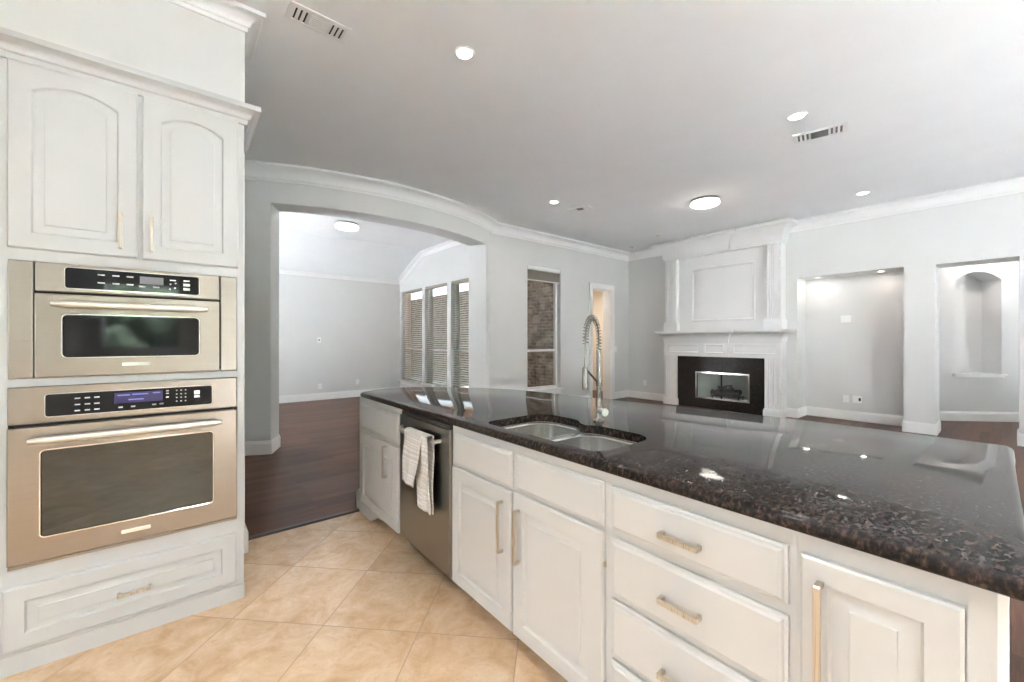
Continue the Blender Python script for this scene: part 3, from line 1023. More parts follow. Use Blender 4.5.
# ------------------------------------------------------------------ island
IX = 1.10
def IT(u, v, w):            # u runs towards the viewer's right (decreasing y)
    return (IX - w, -u, v)
BACK = 1.72
def carcass(y0, y1, parent, z0=.08, z1=.874, holes=None):
    """box of a base cabinet, open at the front behind its face frame"""
    mb = MB()
    e = .0008
    mb.box(IX + .02, BACK, y0 + e, y0 + .018, z0, z1).box(IX + .02, BACK, y1 - .018, y1 - e, z0, z1)
    mb.box(IX + .02, BACK, y0 + .018, y1 - .018, z0, z0 + .018).box(BACK - .01, BACK, y0 + .018, y1 - .018, z0, z1)
    mesh('carcass', mb, M['cab'], parent)
    mesh('face_frame', MB().box(IX, IX + .02, y0 - .0012, y1 + .0006, z0, z1), M['cab'], parent)
    mesh('toe_kick', MB().box(IX + .065, IX + .08, y0 + e, y1 - e, 0, z0), M['cab'], parent)

# end cabinet (far left)
c1 = thing('base_cabinet', 'narrow white island end cabinet beside the dishwasher, farthest from the viewer', 'cabinet', (1.4, 2.84, 0), 'white base cabinets of the island')
carcass(2.452, 3.222, c1)
d = mesh('drawer', slab_front(IT, -3.165, -2.475, .645, .835), M['cab'], c1)
d = mesh('door', panel_door(IT, -3.165, -2.475, .078, .622), M['cab'], c1, smooth=True)
add_pull(IT, -2.655, .498, .215, True, d)
# scalloped foot at the far end
foot = [(3.238, 0), (3.238, .118), (3.228, .142), (3.205, .155), (3.167, .165), (3.167, .0775), (2.72, .0775), (2.77, .074), (2.82, .063), (2.86, .045), (2.89, .022), (2.93, .006), (2.97, 0)]
mesh('foot', MB().prism([(-a, c) for a, c in foot], lambda a, c, d_: IT(a, c, d_), .0, .024), M['cab'], c1, bevel=.004)
mesh('end_panel', MB().box(IX + .0, BACK, 3.222, 3.232, 0, .874).box(IX, BACK, 3.232, 3.246, 0, .15), M['cab'], c1)

# dishwasher
dw = thing('dishwasher', 'stainless dishwasher built into the island with a towel on its handle', 'dishwasher', (1.4, 2.14, 0))
mesh('tub', MB().box(IX + .01, BACK, 1.832, 2.446, .09, .86), M['matte_black'], dw)
d = mesh('door', rr_front(IT, -2.446, -1.832, .085, .846, .028, -.012, .004), M['steel_y'], dw)
mesh('control_strip', MB(IT).box(-2.44, -1.838, .8465, .868, -.02, .004), M['rubber'], dw)
mesh('toe_panel', MB().box(IX + .055, IX + .07, 1.832, 2.446, 0, .088), M['steel_y'], dw)
# handle: flat bar with curved ends
hp = []
for k in range(15):
    f_ = k / 14
    e = min(1, math.sin(PI * min(f_, .12) / .24)) if f_ < .5 else 1
    hp.append(IT(-2.40 + .48 * f_, .772, .016 + .045 * e))
mb = MB().tube(hp, .0105, 12, flat=1.7)
mb.tube([IT(-1.932, .772, .014), IT(-1.932, .772, .06)], .012, 10)
mesh('handle', mb, M['satin'], d, smooth=True)
mesh('badge', rr_front(IT, -2.10, -2.02, .155, .166, .002, .0155, .002, .0006), M['steel_y'], d)

# sink cabinet
c2 = thing('base_cabinet', 'wide white sink base cabinet with two doors under the double sink', 'cabinet', (1.4, 1.33, 0), 'white base cabinets of the island')
carcass(.836, 1.826, c2)
mesh('drawer', slab_front(IT, -1.802, -1.329, .682, .840), M['cab'], c2)
mesh('drawer', slab_front(IT, -1.300, -.851, .690, .840), M['cab'], c2)
d = mesh('door', panel_door(IT, -1.806, -1.331, .085, .670), M['cab'], c2, smooth=True)
add_pull(IT, -1.387, .511, .222, True, d)
d = mesh('door', panel_door(IT, -1.318, -.851, .085, .676), M['cab'], c2, smooth=True)
add_pull(IT, -1.277, .508, .222, True, d)
for v in (.5725, .1775):
    mesh('hinge', MB(IT).box(-.851, -.8435, v - .0075, v + .0075, .008, .016), M['nickel'], c2)

# drawer base
c3 = thing('base_cabinet', 'white island base with a stack of four bar-handled drawers', 'cabinet', (1.4, .575, 0), 'white base cabinets of the island')
carcass(.312, .834, c3)
for v0, v1, hv in ((.697, .836, .757), (.488, .672, .571), (.290, .472, .359), (.09, .276, .165)):
    d = mesh('drawer', slab_front(IT, -.823, -.326, v0, v1), M['cab'], c3)
    add_pull(IT, -.580, hv, .118, False, d)

# last cabinet at the right end
c4 = thing('base_cabinet', 'white island end cabinet with one long-handled door, nearest the viewer', 'cabinet', (1.4, .165, 0), 'white base cabinets of the island')
carcass(.016, .310, c4)
d = mesh('door', panel_door(IT, -.300, -.053, .085, .831, fr=.05), M['cab'], c4, smooth=True)
add_pull(IT, -.262, .670, .235, True, d)
# shaped right hand post of the island with a lamb's tongue at its top
post = [(-.050, .08), (-.0225, .08), (-.0225, .79), (-.021, .80), (-.0175, .81), (-.0155, .822), (-.0155, .874), (-.050, .874)]
mesh('end_panel', MB().box(IX + .001, 2.10, .003, .0155, 0, .874), M['trim'], c4)
mesh('corner_post', MB().prism(post, lambda a, c, d_: IT(a, c, d_), 0.0, .003), M['cab'], c4)

# seating side of the island
bk = thing('island_back_panel', 'white panelled back of the island carrying the wide granite overhang', 'panel', (1.8, 1.6, 0))
mesh('panel', MB().box(BACK + .001, BACK + .03, .016, 3.22, 0, .874), M['trim'], bk)
mesh('baseboard', MB().box(BACK + .03, BACK + .046, .016, 3.22, 0, .15), M['trim'], bk, bevel=.005)

# countertop: outline, sink cutout, rounded edge
def catmull(pts, n=6):
    out = []
    for i in range(1, len(pts) - 2):
        p0, p1, p2, p3 = pts[i - 1:i + 3]
        for k in range(n):
            t_ = k / n
            out.append(tuple(.5 * ((2 * p1[j]) + (-p0[j] + p2[j]) * t_ + (2 * p0[j] - 5 * p1[j] + 4 * p2[j] - p3[j]) * t_ * t_ + (-p0[j] + 3 * p1[j] - 3 * p2[j] + p3[j]) * t_ ** 3) for j in (0, 1)))
    return out
CX = 1.072
back = catmull([(1.07, 3.1), (1.30, 3.285), (1.48, 3.275), (1.70, 3.12), (1.94, 2.87), (2.09, 2.60), (2.17, 2.30), (2.21, 2.00), (2.27, 1.60), (2.35, 1.20), (2.41, .80), (2.43, .40), (2.435, .06), (2.435, -.2)], 4)
outl = [(CX, -.024), (CX, .5), (CX, 1.0), (CX, 1.6), (CX, 2.2), (CX, 2.8), (CX, 3.12), (CX + .006, 3.155), (CX + .04, 3.19), (CX + .12, 3.235)] + back + [(2.43, .004), (2.40, -.008), (1.9, -.014), (1.4, -.024), (1.10, -.036)]
def offset(poly, d):
    n = len(poly)
    out = []
    for i in range(n):
        a, c, e = Vector(poly[i - 1]), Vector(poly[i]), Vector(poly[(i + 1) % n])
        d1, d2 = (c - a).normalized(), (e - c).normalized()
        n1, n2 = Vector((d1.y, -d1.x)), Vector((d2.y, -d2.x))      # right side = inside for clockwise outline
        m = (n1 + n2) / max(.4, 1 + n1.dot(n2))
        out.append((c.x + m.x * d, c.y + m.y * d))
    return out
def bowl_outline(x0, x1, y0, y1, r0, r1):
    """front corners r0, back corners r1"""
    pts = []
    for cx, cy, r, a0 in ((x1 - r1, y1 - r1, r1, 0), (x0 + r0, y1 - r0, r0, 90), (x0 + r0, y0 + r0, r0, 180), (x1 - r1, y0 + r1, r1, 270)):
        for k in range(8):
            a = math.radians(a0 + 90 * k / 7)
            pts.append((cx + r * math.cos(a), cy + r * math.sin(a)))
    return pts
BL = (1.140, 1.545, 1.300, 1.622)
BRt = (1.140, 1.512, .915, 1.282)
hole = []
L_ = bowl_outline(*BL, .07, .10)
R_ = bowl_outline(*BRt, .07, .10)
# joined cutout, counter-clockwise: back of left bowl, its far end, front, right end, back of right bowl, notch
hole = L_[0:16] + [(1.140, 1.29)] + R_[16:32] + R_[0:5] + [(1.487, 1.282), (1.487, 1.296)] + L_[29:32]
def counter():
    Z1, Z0 = .914, .876
    r = (Z1 - Z0) / 2
    bm = bmesh.new()
    def ring(pts, z):
        return [bm.verts.new((x, y, z)) for x, y in pts]
    def edges(vs):
        return [bm.edges.new((vs[i], vs[(i + 1) % len(vs)])) for i in range(len(vs))]
    def bridge(a, c):
        n = len(a)
        for k in range(n):
            bm.faces.new((a[k], a[(k + 1) % n], c[(k + 1) % n], c[k]))
    angs = [90, 65, 40, 15, -15, -40, -65, -90]
    rings = [ring(offset(outl, r - r * math.cos(math.radians(a))), (Z0 + Z1) / 2 + r * math.sin(math.radians(a))) for a in angs]
    for a, c in zip(rings, rings[1:]):
        bridge(a, c)
    ht, hb = ring(hole, Z1 - .002), ring(hole, Z0)
    ht2 = ring(offset(hole, -.002), Z1)
    hole_in = ht
    bridge(ht2, ht)
    bridge(ht, hb)
    bm.edges.ensure_lookup_table()
    def fill(o, i):
        es = []
        for vs in (o, i):
            for k in range(len(vs)):
                e = bm.edges.get((vs[k], vs[(k + 1) % len(vs)]))
                es.append(e)
        bmesh.ops.triangle_fill(bm, use_beauty=True, edges=es)
    fill(rings[0], ht2)
    fill(rings[-1], hb)
    bmesh.ops.recalc_face_normals(bm, faces=bm.faces)
    me = bpy.data.meshes.new('countertop')
    bm.to_mesh(me)
    bm.free()
    me.materials.append(M['granite'])
    o = bpy.data.objects.new('countertop', me)
    link(o)
    for p_ in me.polygons:
        p_.use_smooth = True
    me.set_sharp_from_angle(angle=math.radians(30))
    tag(o, 'large dark speckled granite countertop on the island', 'countertop')
counter()

# double sink
sk = thing('double_sink', 'undermount stainless double sink set into the granite island', 'sink', (1.33, 1.28, .68))
def bowl(spec, depth):
    x0, x1, y0, y1 = spec
    mb = MB()
    g = .004
    st = [(-.022, .875), (-g, .875), (-g, .870), (.004, .862), (.012, .874 - depth + .05), (.022, .874 - depth + .018), (.055, .874 - depth), (.13, .874 - depth - .004)]
    rings = []
    for ins, z in st:
        rings.append([(x, y, z) for x, y in bowl_outline(x0 + ins, x1 - ins, y0 + ins, y1 - ins, max(.02, .07 - ins * .4), max(.02, .10 - ins * .4))])
    mb.loops(rings, cap0=False)
    return mb
for spec, dp in ((BL, .19), (BRt, .19)):
    x0, x1, y0, y1 = spec
    bwl = mesh('bowl', bowl(spec, dp), M['steel_sink'], sk, smooth=True, keep=False)
    mesh('drain', MB().lathe([(.001, .685), (.03, .685), (.038, .690), (.044, .688), (.046, .684)], ((x0 + x1) / 2 + .03, (y0 + y1) / 2, 0), 24), M['chrome'], bwl, smooth=True)
dv = bowl_outline(1.16, 1.50, 1.281, 1.301, .008, .008)
mesh('divider', MB().loops([[(x, y, z) for x, y in dv] for z in (.80, .866)] + [[(x, y, .870) for x, y in bowl_outline(1.163, 1.497, 1.284, 1.298, .006, .006)]]), M['steel_sink'], sk, smooth=True)

# faucet with spring neck
fx, fy = 1.60, 1.283
fc = thing('kitchen_faucet', 'tall brushed nickel faucet with a coiled spring neck behind the sink', 'faucet', (fx, fy, .914))
dirv = Vector((-.188, -.067, 0)).normalized()
mesh('base', MB().lathe([(.001, .914), (.026, .914), (.026, .921), (.019, .926), (.0165, .93), (.0165, 1.02), (.0135, 1.026), (.0135, 1.03)], (fx, fy, 0), 24), M['faucet'], fc, smooth=True)
mesh('riser', MB().lathe([(.001, 1.028), (.0115, 1.028), (.0115, 1.262), (.001, 1.262)], (fx, fy, 0), 20), M['faucet'], fc, smooth=True)
# neck path
c0 = Vector((fx, fy, 1.26))
rad = .09
path = [c0 + Vector((0, 0, .02 * k / 2)) for k in range(3)]
for k in range(1, 25):
    a = PI * k / 24
    path.append(Vector((fx, fy, 1.315)) + dirv * (rad * (1 - math.cos(a))) + Vector((0, 0, rad * 1.15 * math.sin(a))))
end = Vector((fx, fy, 1.315)) + dirv * (2 * rad)
hose = path + [end + Vector((0, 0, -.05)), end + Vector((0, 0, -.13)) + dirv * .004]
mesh('hose', MB().tube(hose, .0045, 10), M['faucet'], fc, smooth=True)
# spring coil around the neck
def coil(path, r, turns, wire):
    L = [0]
    for a, c in zip(path, path[1:]):
        L.append(L[-1] + (c - a).length)
    tot = L[-1]
    n = turns * 12
    side = dirv.cross(Vector((0, 0, 1)))
    pts = []
    for k in range(n + 1):
        s = tot * k / n
        i = max(j for j in range(len(L)) if L[j] <= s + 1e-9)
        i = min(i, len(path) - 2)
        f_ = (s - L[i]) / (L[i + 1] - L[i])
        p_ = path[i].lerp(path[i + 1], f_)
        tg = (path[i + 1] - path[i]).normalized()
        nn_ = side.cross(tg).normalized()
        a = 2 * PI * turns * k / n
        pts.append(p_ + side * (math.cos(a) * r) + nn_ * (math.sin(a) * r))
    return MB().tube(pts, wire, 6)
cpath = path + [end + Vector((0, 0, -.02))]
mesh('spring', coil(cpath, .0125, 25, .0022), M['faucet'], fc, smooth=True)
sp = end + dirv * .006
mesh('spray_head', MB().lathe([(.001, 1.192), (.008, 1.192), (.0125, 1.182), (.0135, 1.10), (.0125, 1.088), (.001, 1.088)], (sp.x, sp.y, 0), 18), M['faucet'], fc, smooth=True)
mesh('holder_arm', MB().tube([Vector((fx, fy, 1.10)), Vector((fx, fy, 1.10)) + dirv * .03 + Vector((0, 0, .012)), Vector((sp.x, sp.y, 1.178)) - dirv * .016], .0048, 8)
     .lathe([(.0118, 1.088), (.0145, 1.088), (.0145, 1.115), (.0118, 1.115)], (fx, fy, 0), 18), M['faucet'], fc, smooth=True)
lv = Vector((-.30, -.954, 0)).normalized()       # lever axis towards the viewer's right
lb = Vector((fx, fy, .965))
lo = mesh('lever', MB().tube([lb, lb + lv * .052], .016, 16).tube([lb + lv * .05, lb + lv * .055], .019, 18), M['satin'], fc, smooth=True)
mesh('lever_rod', MB().tube([lb + lv * .044 + Vector((0, 0, .012)), lb + lv * .012 + Vector((0, 0, .055))], .0042, 8), M['faucet'], lo, smooth=True)

# towel over the dishwasher handle
def towel():
    me_v, me_f, uvs = [], [], []
    def sheet(top, bottom, n=26, m=14, amp=.006, ph=0.0, dx=0.0, over=None):
        """top / bottom: (y0, y1, z, x) spans; folds run down the cloth"""
        base = len(me_v)
        for j in range(n + 1):
            f_ = j / n
            for i in range(m + 1):
                g = i / m
                y0 = top[0] + (bottom[0] - top[0]) * f_
                y1 = top[1] + (bottom[1] - top[1]) * f_
                z0 = top[2] + (bottom[2] - top[2]) * f_
                z1 = top[2] + (bottom[3] - top[2]) * f_
                z = z0 + (z1 - z0) * g
                y = y0 + (y1 - y0) * g
                x = top[3] + (bottom[4] - top[3]) * f_ + amp * (.4 + f_) * math.sin(g * 9 + ph) + .003 * math.sin(f_ * 8 + g * 4 + ph)
                me_v.append((x, y, z))
                uvs.append((g, f_ * (top[2] - bottom[2]) * 2.2 + ph))
        for j in range(n):
            for i in range(m):
                a = base + j * (m + 1) + i
                me_f.append((a, a + 1, a + m + 2, a + m + 1))
    # front leaf
    sheet((2.225, 2.005, .797, 1.0165), (2.265, 2.115, .492, .488, 1.016), ph=0.2, amp=.003)
    # over the bar
    b0 = len(me_v)
    for k in range(9):
        a = PI * k / 8
        for i in range(15):
            g = i / 14
            me_v.append((1.039 - .0225 * math.cos(a), 2.225 + (1.955 - 2.225) * g, .797 + .008 * math.sin(a)))
            uvs.append((g, .02 * k))
    for k in range(8):
        for i in range(14):
            a = b0 + k * 15 + i
            me_f.append((a, a + 1, a + 16, a + 15))
    # longer back leaf, gathered and hanging lower to the right
    sheet((2.225, 1.955, .797, 1.0615), (2.150, 1.955, .365, .378, 1.058), ph=1.9, amp=.003)
    # darker fold at the right
    sheet((2.02, 1.958, .797, 1.018), (2.035, 1.950, .385, .381, 1.038), ph=3.1, amp=.003, m=8)
    me = bpy.data.meshes.new('dish_towel')
    me.from_pydata(me_v, [], me_f)
    uvl = me.uv_layers.new(name='cloth')
    for lp_ in me.loops:
        uvl.data[lp_.index].uv = uvs[lp_.vertex_index]
    for p_ in me.polygons:
        p_.use_smooth = True
    me.materials.append(M['towel'])
    o = bpy.data.objects.new('dish_towel', me)
    link(o)
    sd = o.modifiers.new('thickness', 'SOLIDIFY')
    sd.thickness = .003
    tag(o, 'striped grey and white dish towel draped over the dishwasher handle', 'towel')
towel()

# ------------------------------------------------------------------ fireplace
FYL, FYR = 4.575, 2.445
PXF = 7.85
fp = thing('fireplace', 'white panelled fireplace with mantel, fluted pilasters and dark granite surround', 'fireplace', (PXF, 3.51, 0))
def fluted(y0, y1, xf, xb, z0, z1, n=5):
    """pilaster cross-section with n flutes on the face"""
    w = y1 - y0
    pts = [(xb, y0), (xf, y0)]
    m_ = w * .14
    fw_ = (w - 2 * m_) / n
    for k in range(n):
        c = y0 + m_ + fw_ * (k + .5)
        r = fw_ * .36
        for q in range(7):
            a = PI * q / 6
            pts.append((xf + .018 * math.sin(a), c - r * math.cos(a)))
    pts += [(xf, y1), (xb, y1)]
    return MB().prism(pts, lambda a, c, d_: (a, c, d_), z0, z1)
for y0, y1 in ((4.305, FYL), (FYR, 2.70)):
    q = mesh('pilaster', fluted(y0, y1, PXF, FX, .13, 1.02), M['trim'], fp)
    mesh('base_block', MB().box(PXF - .02, FX, y0 - .02, y1 + .02, 0, .11).box(PXF - .012, FX, y0 - .012, y1 + .012, .11, .135), M['trim'], q, bevel=.004)
    q = mesh('pilaster', fluted(y0 + .01, y1 - .01, PXF + .01, FX, 1.68, 2.99), M['trim'], fp)
    mesh('base_block', MB().box(PXF - .015, FX, y0 - .012, y1 + .012, 1.50, 1.665).box(PXF - .005, FX, y0 - .002, y1 + .002, 1.665, 1.69), M['trim'], q, bevel=.004)
# frieze with three recessed panels, centre block stepping forward
def step_path(yl, yr, xf, st):
    return [(FX, yl), (xf, yl), (xf, 3.785), (xf - st, 3.785), (xf - st, 3.285), (xf, 3.285), (xf, yr), (FX, yr)]
def panel_face(y0, y1, xf, py0, py1, z0, z1, pz0, pz1):
    mb = MB()
    def rg(i, x):
        return [(x, py0 + i, pz0 + i), (x, py1 - i, pz0 + i), (x, py1 - i, pz1 - i), (x, py0 + i, pz1 - i)]
    outer = [(xf, y0, z0), (xf, y1, z0), (xf, y1, z1), (xf, y0, z1)]
    mb.loops([[(FX, a, c) for _, a, c in outer], outer, rg(0, xf), rg(.008, xf - .006), rg(.016, xf - .004), rg(.024, xf + .014), rg(.03, xf + .016)])
    return mb
for y0, y1, xf in ((FYR, 3.285, PXF - .01), (3.785, FYL, PXF - .01), (3.285, 3.785, PXF - .055)):
    mesh('frieze_panel', panel_face(y0, y1, xf, y0 + .07, y1 - .07, 1.0, 1.30, 1.065, 1.235), M['trim'], fp)
pr = [(0, 1.27), (.004, 1.27), (.010, 1.29)]
for k in range(8):
    a = PI / 2 * k / 7
    pr.append((.012 + .10 * (1 - math.cos(a)), 1.295 + .15 * math.sin(a)))
pr += [(.118, 1.45), (.118, 1.462), (.14, 1.465), (.14, 1.50), (0, 1.50)]
mesh('mantel_shelf', MB().sweep(step_path(FYL, FYR, PXF - .01, .045), pr).box(PXF - .14, FX, FYR - .125, FYL + .125, 1.466, 1.499), M['trim'], fp, smooth=True)
pr = [(0, 0), (.012, 0), (.012, .03), (.022, .034)]
for k in range(8):
    a = PI / 2 * k / 7
    pr.append((.024 + .15 * (1 - math.cos(a)), .04 + .24 * math.sin(a)))
pr += [(.185, .285), (.20, .29), (.20, .334), (0, .334)]
mesh('overmantel_crown', MB().sweep(step_path(FYL, FYR, PXF - .005, .045), [(o, 2.962 + z) for o, z in pr]).box(PXF - .004, FX, FYR + .001, FYL - .001, 2.963, CEIL - .004), M['trim'], fp, smooth=True)
# overmantel panel
XO = 7.955
mb = MB()
def rgo(i, x):
    y0, y1, z0, z1 = 2.885, 4.055, 1.675, 2.74
    return [(x, y0 + i, z0 + i), (x, y1 - i, z0 + i), (x, y1 - i, z1 - i), (x, y0 + i, z1 - i)]
oo = [(XO, 2.69, 1.50), (XO, 4.315, 1.50), (XO, 4.315, 3.0), (XO, 2.69, 3.0)]
mb.loops([[(FX, a, c) for _, a, c in oo], oo, rgo(0, XO), rgo(.008, XO - .014), rgo(.03, XO - .016), rgo(.045, XO - .004), rgo(.055, XO + .004)])
mesh('overmantel_panel', mb, M['trim'], fp)
# granite surround with the firebox opening
sg = gridwall(MB(), lambda s, t_, z: (7.885 + t_, s, z), [2.70, FB[0], FB[1], 4.305], [0, FB[2], FB[3], 1.01], lambda s, z: FB[0] < s < FB[1] and FB[2] < z < FB[3], 0, .03)
mesh('granite_surround', sg, M['granite_fp'], fp)
mb = MB()
def fbr(i, x):
    y0, y1, z0, z1 = FB
    return [(x, y0 + i, z0), (x, y1 - i, z0), (x, y1 - i, z1), (x, y0 + i, z1)]
mb.loops([fbr(0, 7.91), fbr(.0, 7.95), fbr(.22, 8.38)], cap0=False)
mesh('firebox', mb, M['firebrick'], fp)
fr_ = sash_frame(FB[0], FB[1], FB[2], FB[3], .026, lambda u, v, d_: (7.885 - d_, u, v), -.01, .014)
mesh('door_frame', fr_, M['chrome'], fp)
for y0, y1 in ((FB[0] + .024, 3.438), (3.442, FB[1] - .024)):
    g = mesh('glass_door', MB().box(7.889, 7.893, y0, y1, FB[2] + .024, FB[3] - .024), M['glass'], fp)
    for ya in (y0, y1 - .012):
        mesh('stile', MB().box(7.886, 7.896, ya, ya + .012, FB[2] + .024, FB[3] - .024), M['matte_black'], g)
lg = thing('gas_log_set', 'dark log set on a grate inside the firebox', 'fire logs', (8.15, 3.44, FB[2]))
for p0, p1, r in (((8.08, 3.2, .30), (8.06, 3.7, .31), .045), ((8.2, 3.22, .33), (8.22, 3.68, .31), .05), ((8.05, 3.32, .39), (8.25, 3.5, .41), .04), ((8.1, 3.6, .40), (8.2, 3.38, .43), .035)):
    a, c = Vector(p0), Vector(p1)
    pts = [a.lerp(c, k / 6) + Vector((random.uniform(-.008, .008), 0, random.uniform(-.008, .008))) for k in range(7)]
    mesh('log', MB().tube(pts, [r * random.uniform(.85, 1.1) for _ in pts], 10), M['log'], lg, smooth=True)
mb = MB()
for k in range(6):
    y = 3.2 + k * .096
    mb.tube([(7.99, y, .29), (8.0, y, .245), (8.28, y, .245)], .008, 6)
for x in (8.04, 8.24):
    mb.tube([(x, 3.17, .24), (x, 3.71, .24)], .008, 6)
    for y in (3.2, 3.68):
        mb.tube([(x, y, .24), (x, y, .192)], .008, 6)
mesh('grate', mb, M['matte_black'], lg)

# ------------------------------------------------------------------ ceiling fixtures
def can_light(label, x, y, z=CEIL, r=.075, watts=None, group='recessed ceiling lights', spot=False):
    t_ = thing('recessed_light', label, 'ceiling light', (x, y, z - .001), group)
    mesh('trim_ring', MB().loops([[(x + q * math.cos(2 * PI * k / 32), y + q * math.sin(2 * PI * k / 32), z + h) for k in range(32)] for q, h in ((r * 1.3, -.0005), (r * 1.28, -.006), (r * 1.02, -.007), (r, -.003))], cap0=False, cap1=False), M['trim'], t_, smooth=True)
    mesh('lens', MB().lathe([(.001, z - .0045), (r * .8, z - .0045), (r * 1.0, z - .0025), (r * 1.0, z - .001), (.001, z - .001)], (x, y, 0), 32), M['can'], t_, smooth=True)
    l = bpy.data.lights.new('lamp', 'AREA')
    l.shape = 'DISK'
    l.size = r * 1.8
    l.energy = CAN_W if watts is None else watts
    l.color = (1.0, .94, .86)
    lo_ = bpy.data.objects.new('lamp', l)
    link(lo_, t_)
    lo_.location = (0, 0, -.009)
can_light('recessed ceiling light nearest the viewer, above the kitchen floor', 1.548, 2.418, r=.054)
can_light('recessed ceiling light beside the long vent at right', 4.287, 1.213, r=.06)
can_light('small distant recessed light left of a ceiling vent above the window wall', 4.220, 4.198, r=.055)
can_light('recessed ceiling light near the crown above the alcove', 7.222, 1.277, r=.06, watts=.12)
can_light('left of the two small downlights in the alcove soffit', 8.32, 2.06, ALC[2], .04, .12, 'alcove downlights')
can_light('right of the two small downlights in the alcove soffit', 8.32, 1.26, ALC[2], .04, .12, 'alcove downlights')

# unseen fill lamps added over the kitchen, behind and beside the viewer
for x_, y_ in ((-.1, .9), (-1.5, .9), (.2, -.9), (-1.5, -.9), (-1.5, -2.6), (.2, -2.6)):
    l = bpy.data.lights.new('kitchen_fill', 'AREA')
    l.shape = 'DISK'
    l.size = .14
    l.energy = KITCHEN_W
    l.spread = math.radians(85)
    l.color = (.97, .99, 1.0)
    o_ = bpy.data.objects.new('kitchen_fill', l)
    link(o_)
    o_.location = (x_, y_, CEIL - .01)

def bowl_light(label, x, y, r=.2):
    t_ = thing('flush_mount_light', label, 'ceiling light', (x, y, CEIL - .001), 'flush mount bowl lights')
    mesh('mount', MB().lathe([(.001, CEIL - .001), (r * .95, CEIL - .001), (r * .95, CEIL - .018), (r * .98, CEIL - .022), (r * .98, CEIL - .034), (.001, CEIL - .034)], (x, y, 0), 40), M['faucet'], t_, smooth=True)
    mesh('ring', MB().loops([[(x + q * math.cos(2 * PI * k / 40), y + q * math.sin(2 * PI * k / 40), CEIL + h) for k in range(40)] for q, h in ((r * .96, -.045), (r * 1.0, -.045), (r * 1.0, -.055), (r * .96, -.055))], close=True), M['faucet'], t_, smooth=True)
    mesh('glass_bowl', MB().lathe([(.001, CEIL - .0345), (r * .94, CEIL - .0345), (r * .95, CEIL - .055), (r * .88, CEIL - .072), (r * .65, CEIL - .085), (r * .3, CEIL - .09), (.001, CEIL - .091)], (x, y, 0), 40), M['bowl'], t_, smooth=True)
    l = bpy.data.lights.new('lamp', 'POINT')
    l.energy = BOWL_W
    l.shadow_soft_size = .12
    l.color = (1.0, .92, .82)
    lo_ = bpy.data.objects.new('lamp', l)
    link(lo_, t_)
    lo_.location = (0, 0, -.23)
bowl_light('glowing bowl light on the living room ceiling before the fireplace', 5.832, 2.770, .2)
bowl_light('glowing bowl light on the far room ceiling beyond the opening', 2.251, 7.251, .2)

def vent(label, x, y, L, W, ang, mid_dark=False):
    t_ = thing('ceiling_vent', label, 'vent', (x, y, CEIL - .001), 'ceiling air vents')
    ca, sa = math.cos(ang), math.sin(ang)
    def VT(u, v, w):
        return (x + u * ca - v * sa, y + u * sa + v * ca, CEIL - w)
    fo = [(-L / 2, -W / 2), (L / 2, -W / 2), (L / 2, W / 2), (-L / 2, W / 2)]
    il, iw = L / 2 - .028, W / 2 - .028
    fi = [(-il, -iw), (il, -iw), (il, iw), (-il, iw)]
    mesh('frame', MB(VT).loops([[(a, c, .0006) for a, c in fo], [(a, c, .008) for a, c in fo], [(a, c, .011) for a, c in fi], [(a, c, .003) for a, c in fi]], cap0=False, cap1=False), M['trim'], t_)
    mesh('duct_shade', MB(VT).box(-il, il, -iw, iw, .0005, .0025), M['grey'] if mid_dark else M['matte_black'], t_)  # flat dark sheet painting the shade inside the duct
    e = il * .42
    for sgn in (-1, 1):
        mb = MB(VT)
        n_ = 3
        for k in range(n_ + 1):
            u = sgn * (e + (il - e) * k / n_)
            mb.box(u - .009, u + .009, -iw, iw, .004, .0085)
        mesh('end_louver', mb, M['trim'], t_)
    mb = MB(VT)
    n_ = 7
    for k in range(n_ + 1):
        v = -iw + 2 * iw * k / n_
        mb.box(-e, e, v - (.003 if mid_dark else .0065), v + (.003 if mid_dark else .0065), .004, .0085)
    mesh('louver', mb, M['trim'] if not mid_dark else M['grey'], t_)
vent('ceiling vent nearest the viewer, beside the oven tower', 0.687, 2.772, .355, .165, 0.02)
vent('long ceiling vent beside a recessed light at right', 4.813, 1.175, .42, .215, math.radians(-77), True)
vent('small distant ceiling vent above the tall living room window', 4.734, 4.154, .34, .17, math.radians(-77), True)

def flat_disc(label, x, y):  # thin white ceiling disc of unknown purpose
    t_ = thing('ceiling_disc', label, 'smoke detector', (x, y, CEIL - .001), 'ceiling discs')
    mesh('housing', MB().lathe([(.001, CEIL - .0005), (.07, CEIL - .0005), (.07, CEIL - .006), (.062, CEIL - .012), (.03, CEIL - .014), (.001, CEIL - .014)], (x, y, 0), 28), M['plate'], t_, smooth=True)
    mesh('grille', MB().lathe([(.02, CEIL - .0137), (.034, CEIL - .0132), (.034, CEIL - .015), (.02, CEIL - .0155)], (x, y, 0), 24), M['marks'], t_)
flat_disc('white ceiling disc just before the fireplace crown', 7.073, 4.257)
flat_disc('white ceiling disc near the corner of the window wall', 7.549, 5.157)

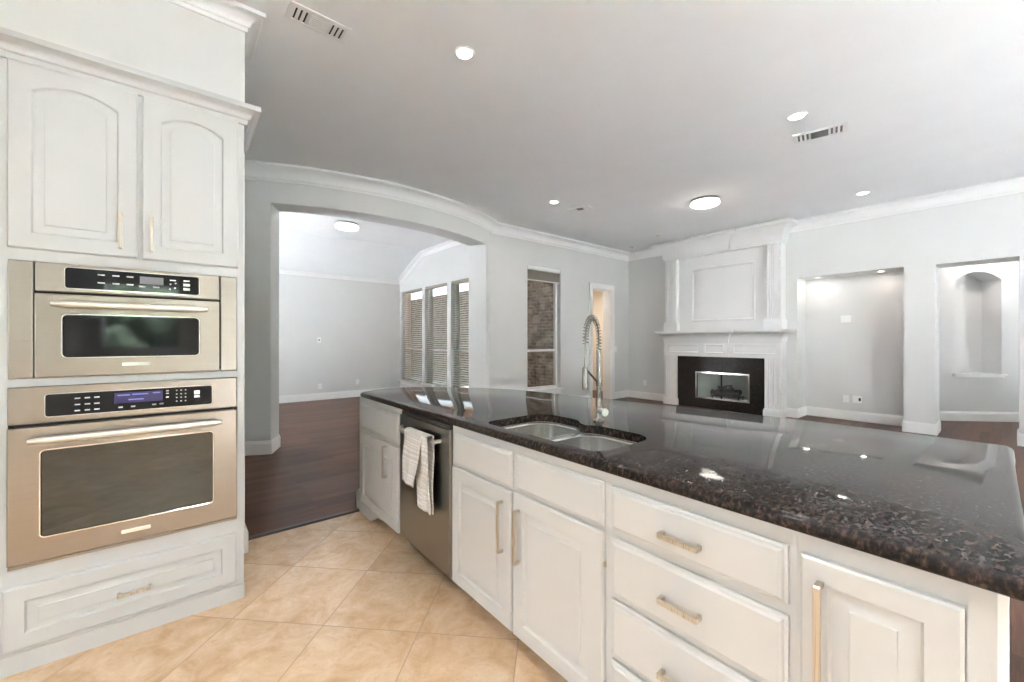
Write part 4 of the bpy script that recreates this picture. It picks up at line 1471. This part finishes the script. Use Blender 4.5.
# ------------------------------------------------------------------ wall plates
def plate(name, label, cat, T, u, v, w=.075, h=.118, kind='outlet', group='wall plates'):
    t_ = thing(name, label, cat, T(u, v, 0), group)
    mesh('cover_plate', rr_front(T, u - w / 2, u + w / 2, v - h / 2, v + h / 2, .006, .0005, .006, .003), M['plate'], t_)
    n_ = max(1, round(w / .075))
    for k in range(n_):
        uc = u - w / 2 + w * (k + .5) / n_
        if kind == 'outlet':
            for vv in (-.02, .02):
                s_ = mesh('socket', rr_front(T, uc - .016, uc + .016, v + vv - .014, v + vv + .014, .0015, .0064, .01, .0005), M['plate'], t_)
                mesh('slot', MB(T).box(uc - .007, uc - .0045, v + vv - .004, v + vv + .005, .0079, .0082).box(uc + .0045, uc + .007, v + vv - .004, v + vv + .005, .0079, .0082), M['matte_black'], s_)
        elif kind == 'switch':
            mesh('rocker', MB(T).box(uc - .016, uc + .016, v - .033, v + .033, .0064, .010), M['plate'], t_, bevel=.002)
        elif kind == 'cable':
            mesh('jack', MB(T).box(uc - .014, uc + .014, v - .018, v + .018, .0064, .0075), M['grey'], t_)
        elif kind == 'dark':
            mesh('port', MB(T).box(uc - .014, uc + .014, v - .024, v + .024, .0064, .0075), M['matte_black'] if k == n_ - 1 else M['plate'], t_)
    return t_
def TF(u, v, w):
    return (u, FARY - w, v)
def TA(u, v, w):
    return (FX + .47 - w, -u, v)
def TFP(u, v, w):
    return (FX - w, -u, v)
def TWn(u, v, w):
    return (u, WY - w, v)
plate('cable_plate', 'small cable plate at mid height on the far wall', 'wall plate', TF, 2.40, 1.32, kind='cable')
plate('wall_outlet', 'left outlet low on the far wall above the baseboard', 'outlet', TF, 2.42, .30)
plate('wall_outlet', 'right outlet low on the far wall beside the island corner', 'outlet', TF, 3.234, .345)
plate('light_switch', 'double switch plate at mid height in the alcove', 'light switch', TA, -1.732, 1.667, w=.14, kind='switch')
plate('wall_outlet', 'white outlet low in the alcove, left of the pair', 'outlet', TA, -1.73, .345)
plate('cable_plate', 'plate with a dark port low in the alcove, right of the pair', 'wall plate', TA, -1.585, .35, w=.12, kind='dark')
plate('wall_outlet', 'outlet low on the wall left of the fireplace', 'outlet', TFP, -5.195, .36)
plate('light_switch', 'single switch right of the passage doorway', 'light switch', TWn, 7.62, 1.118, kind='switch')
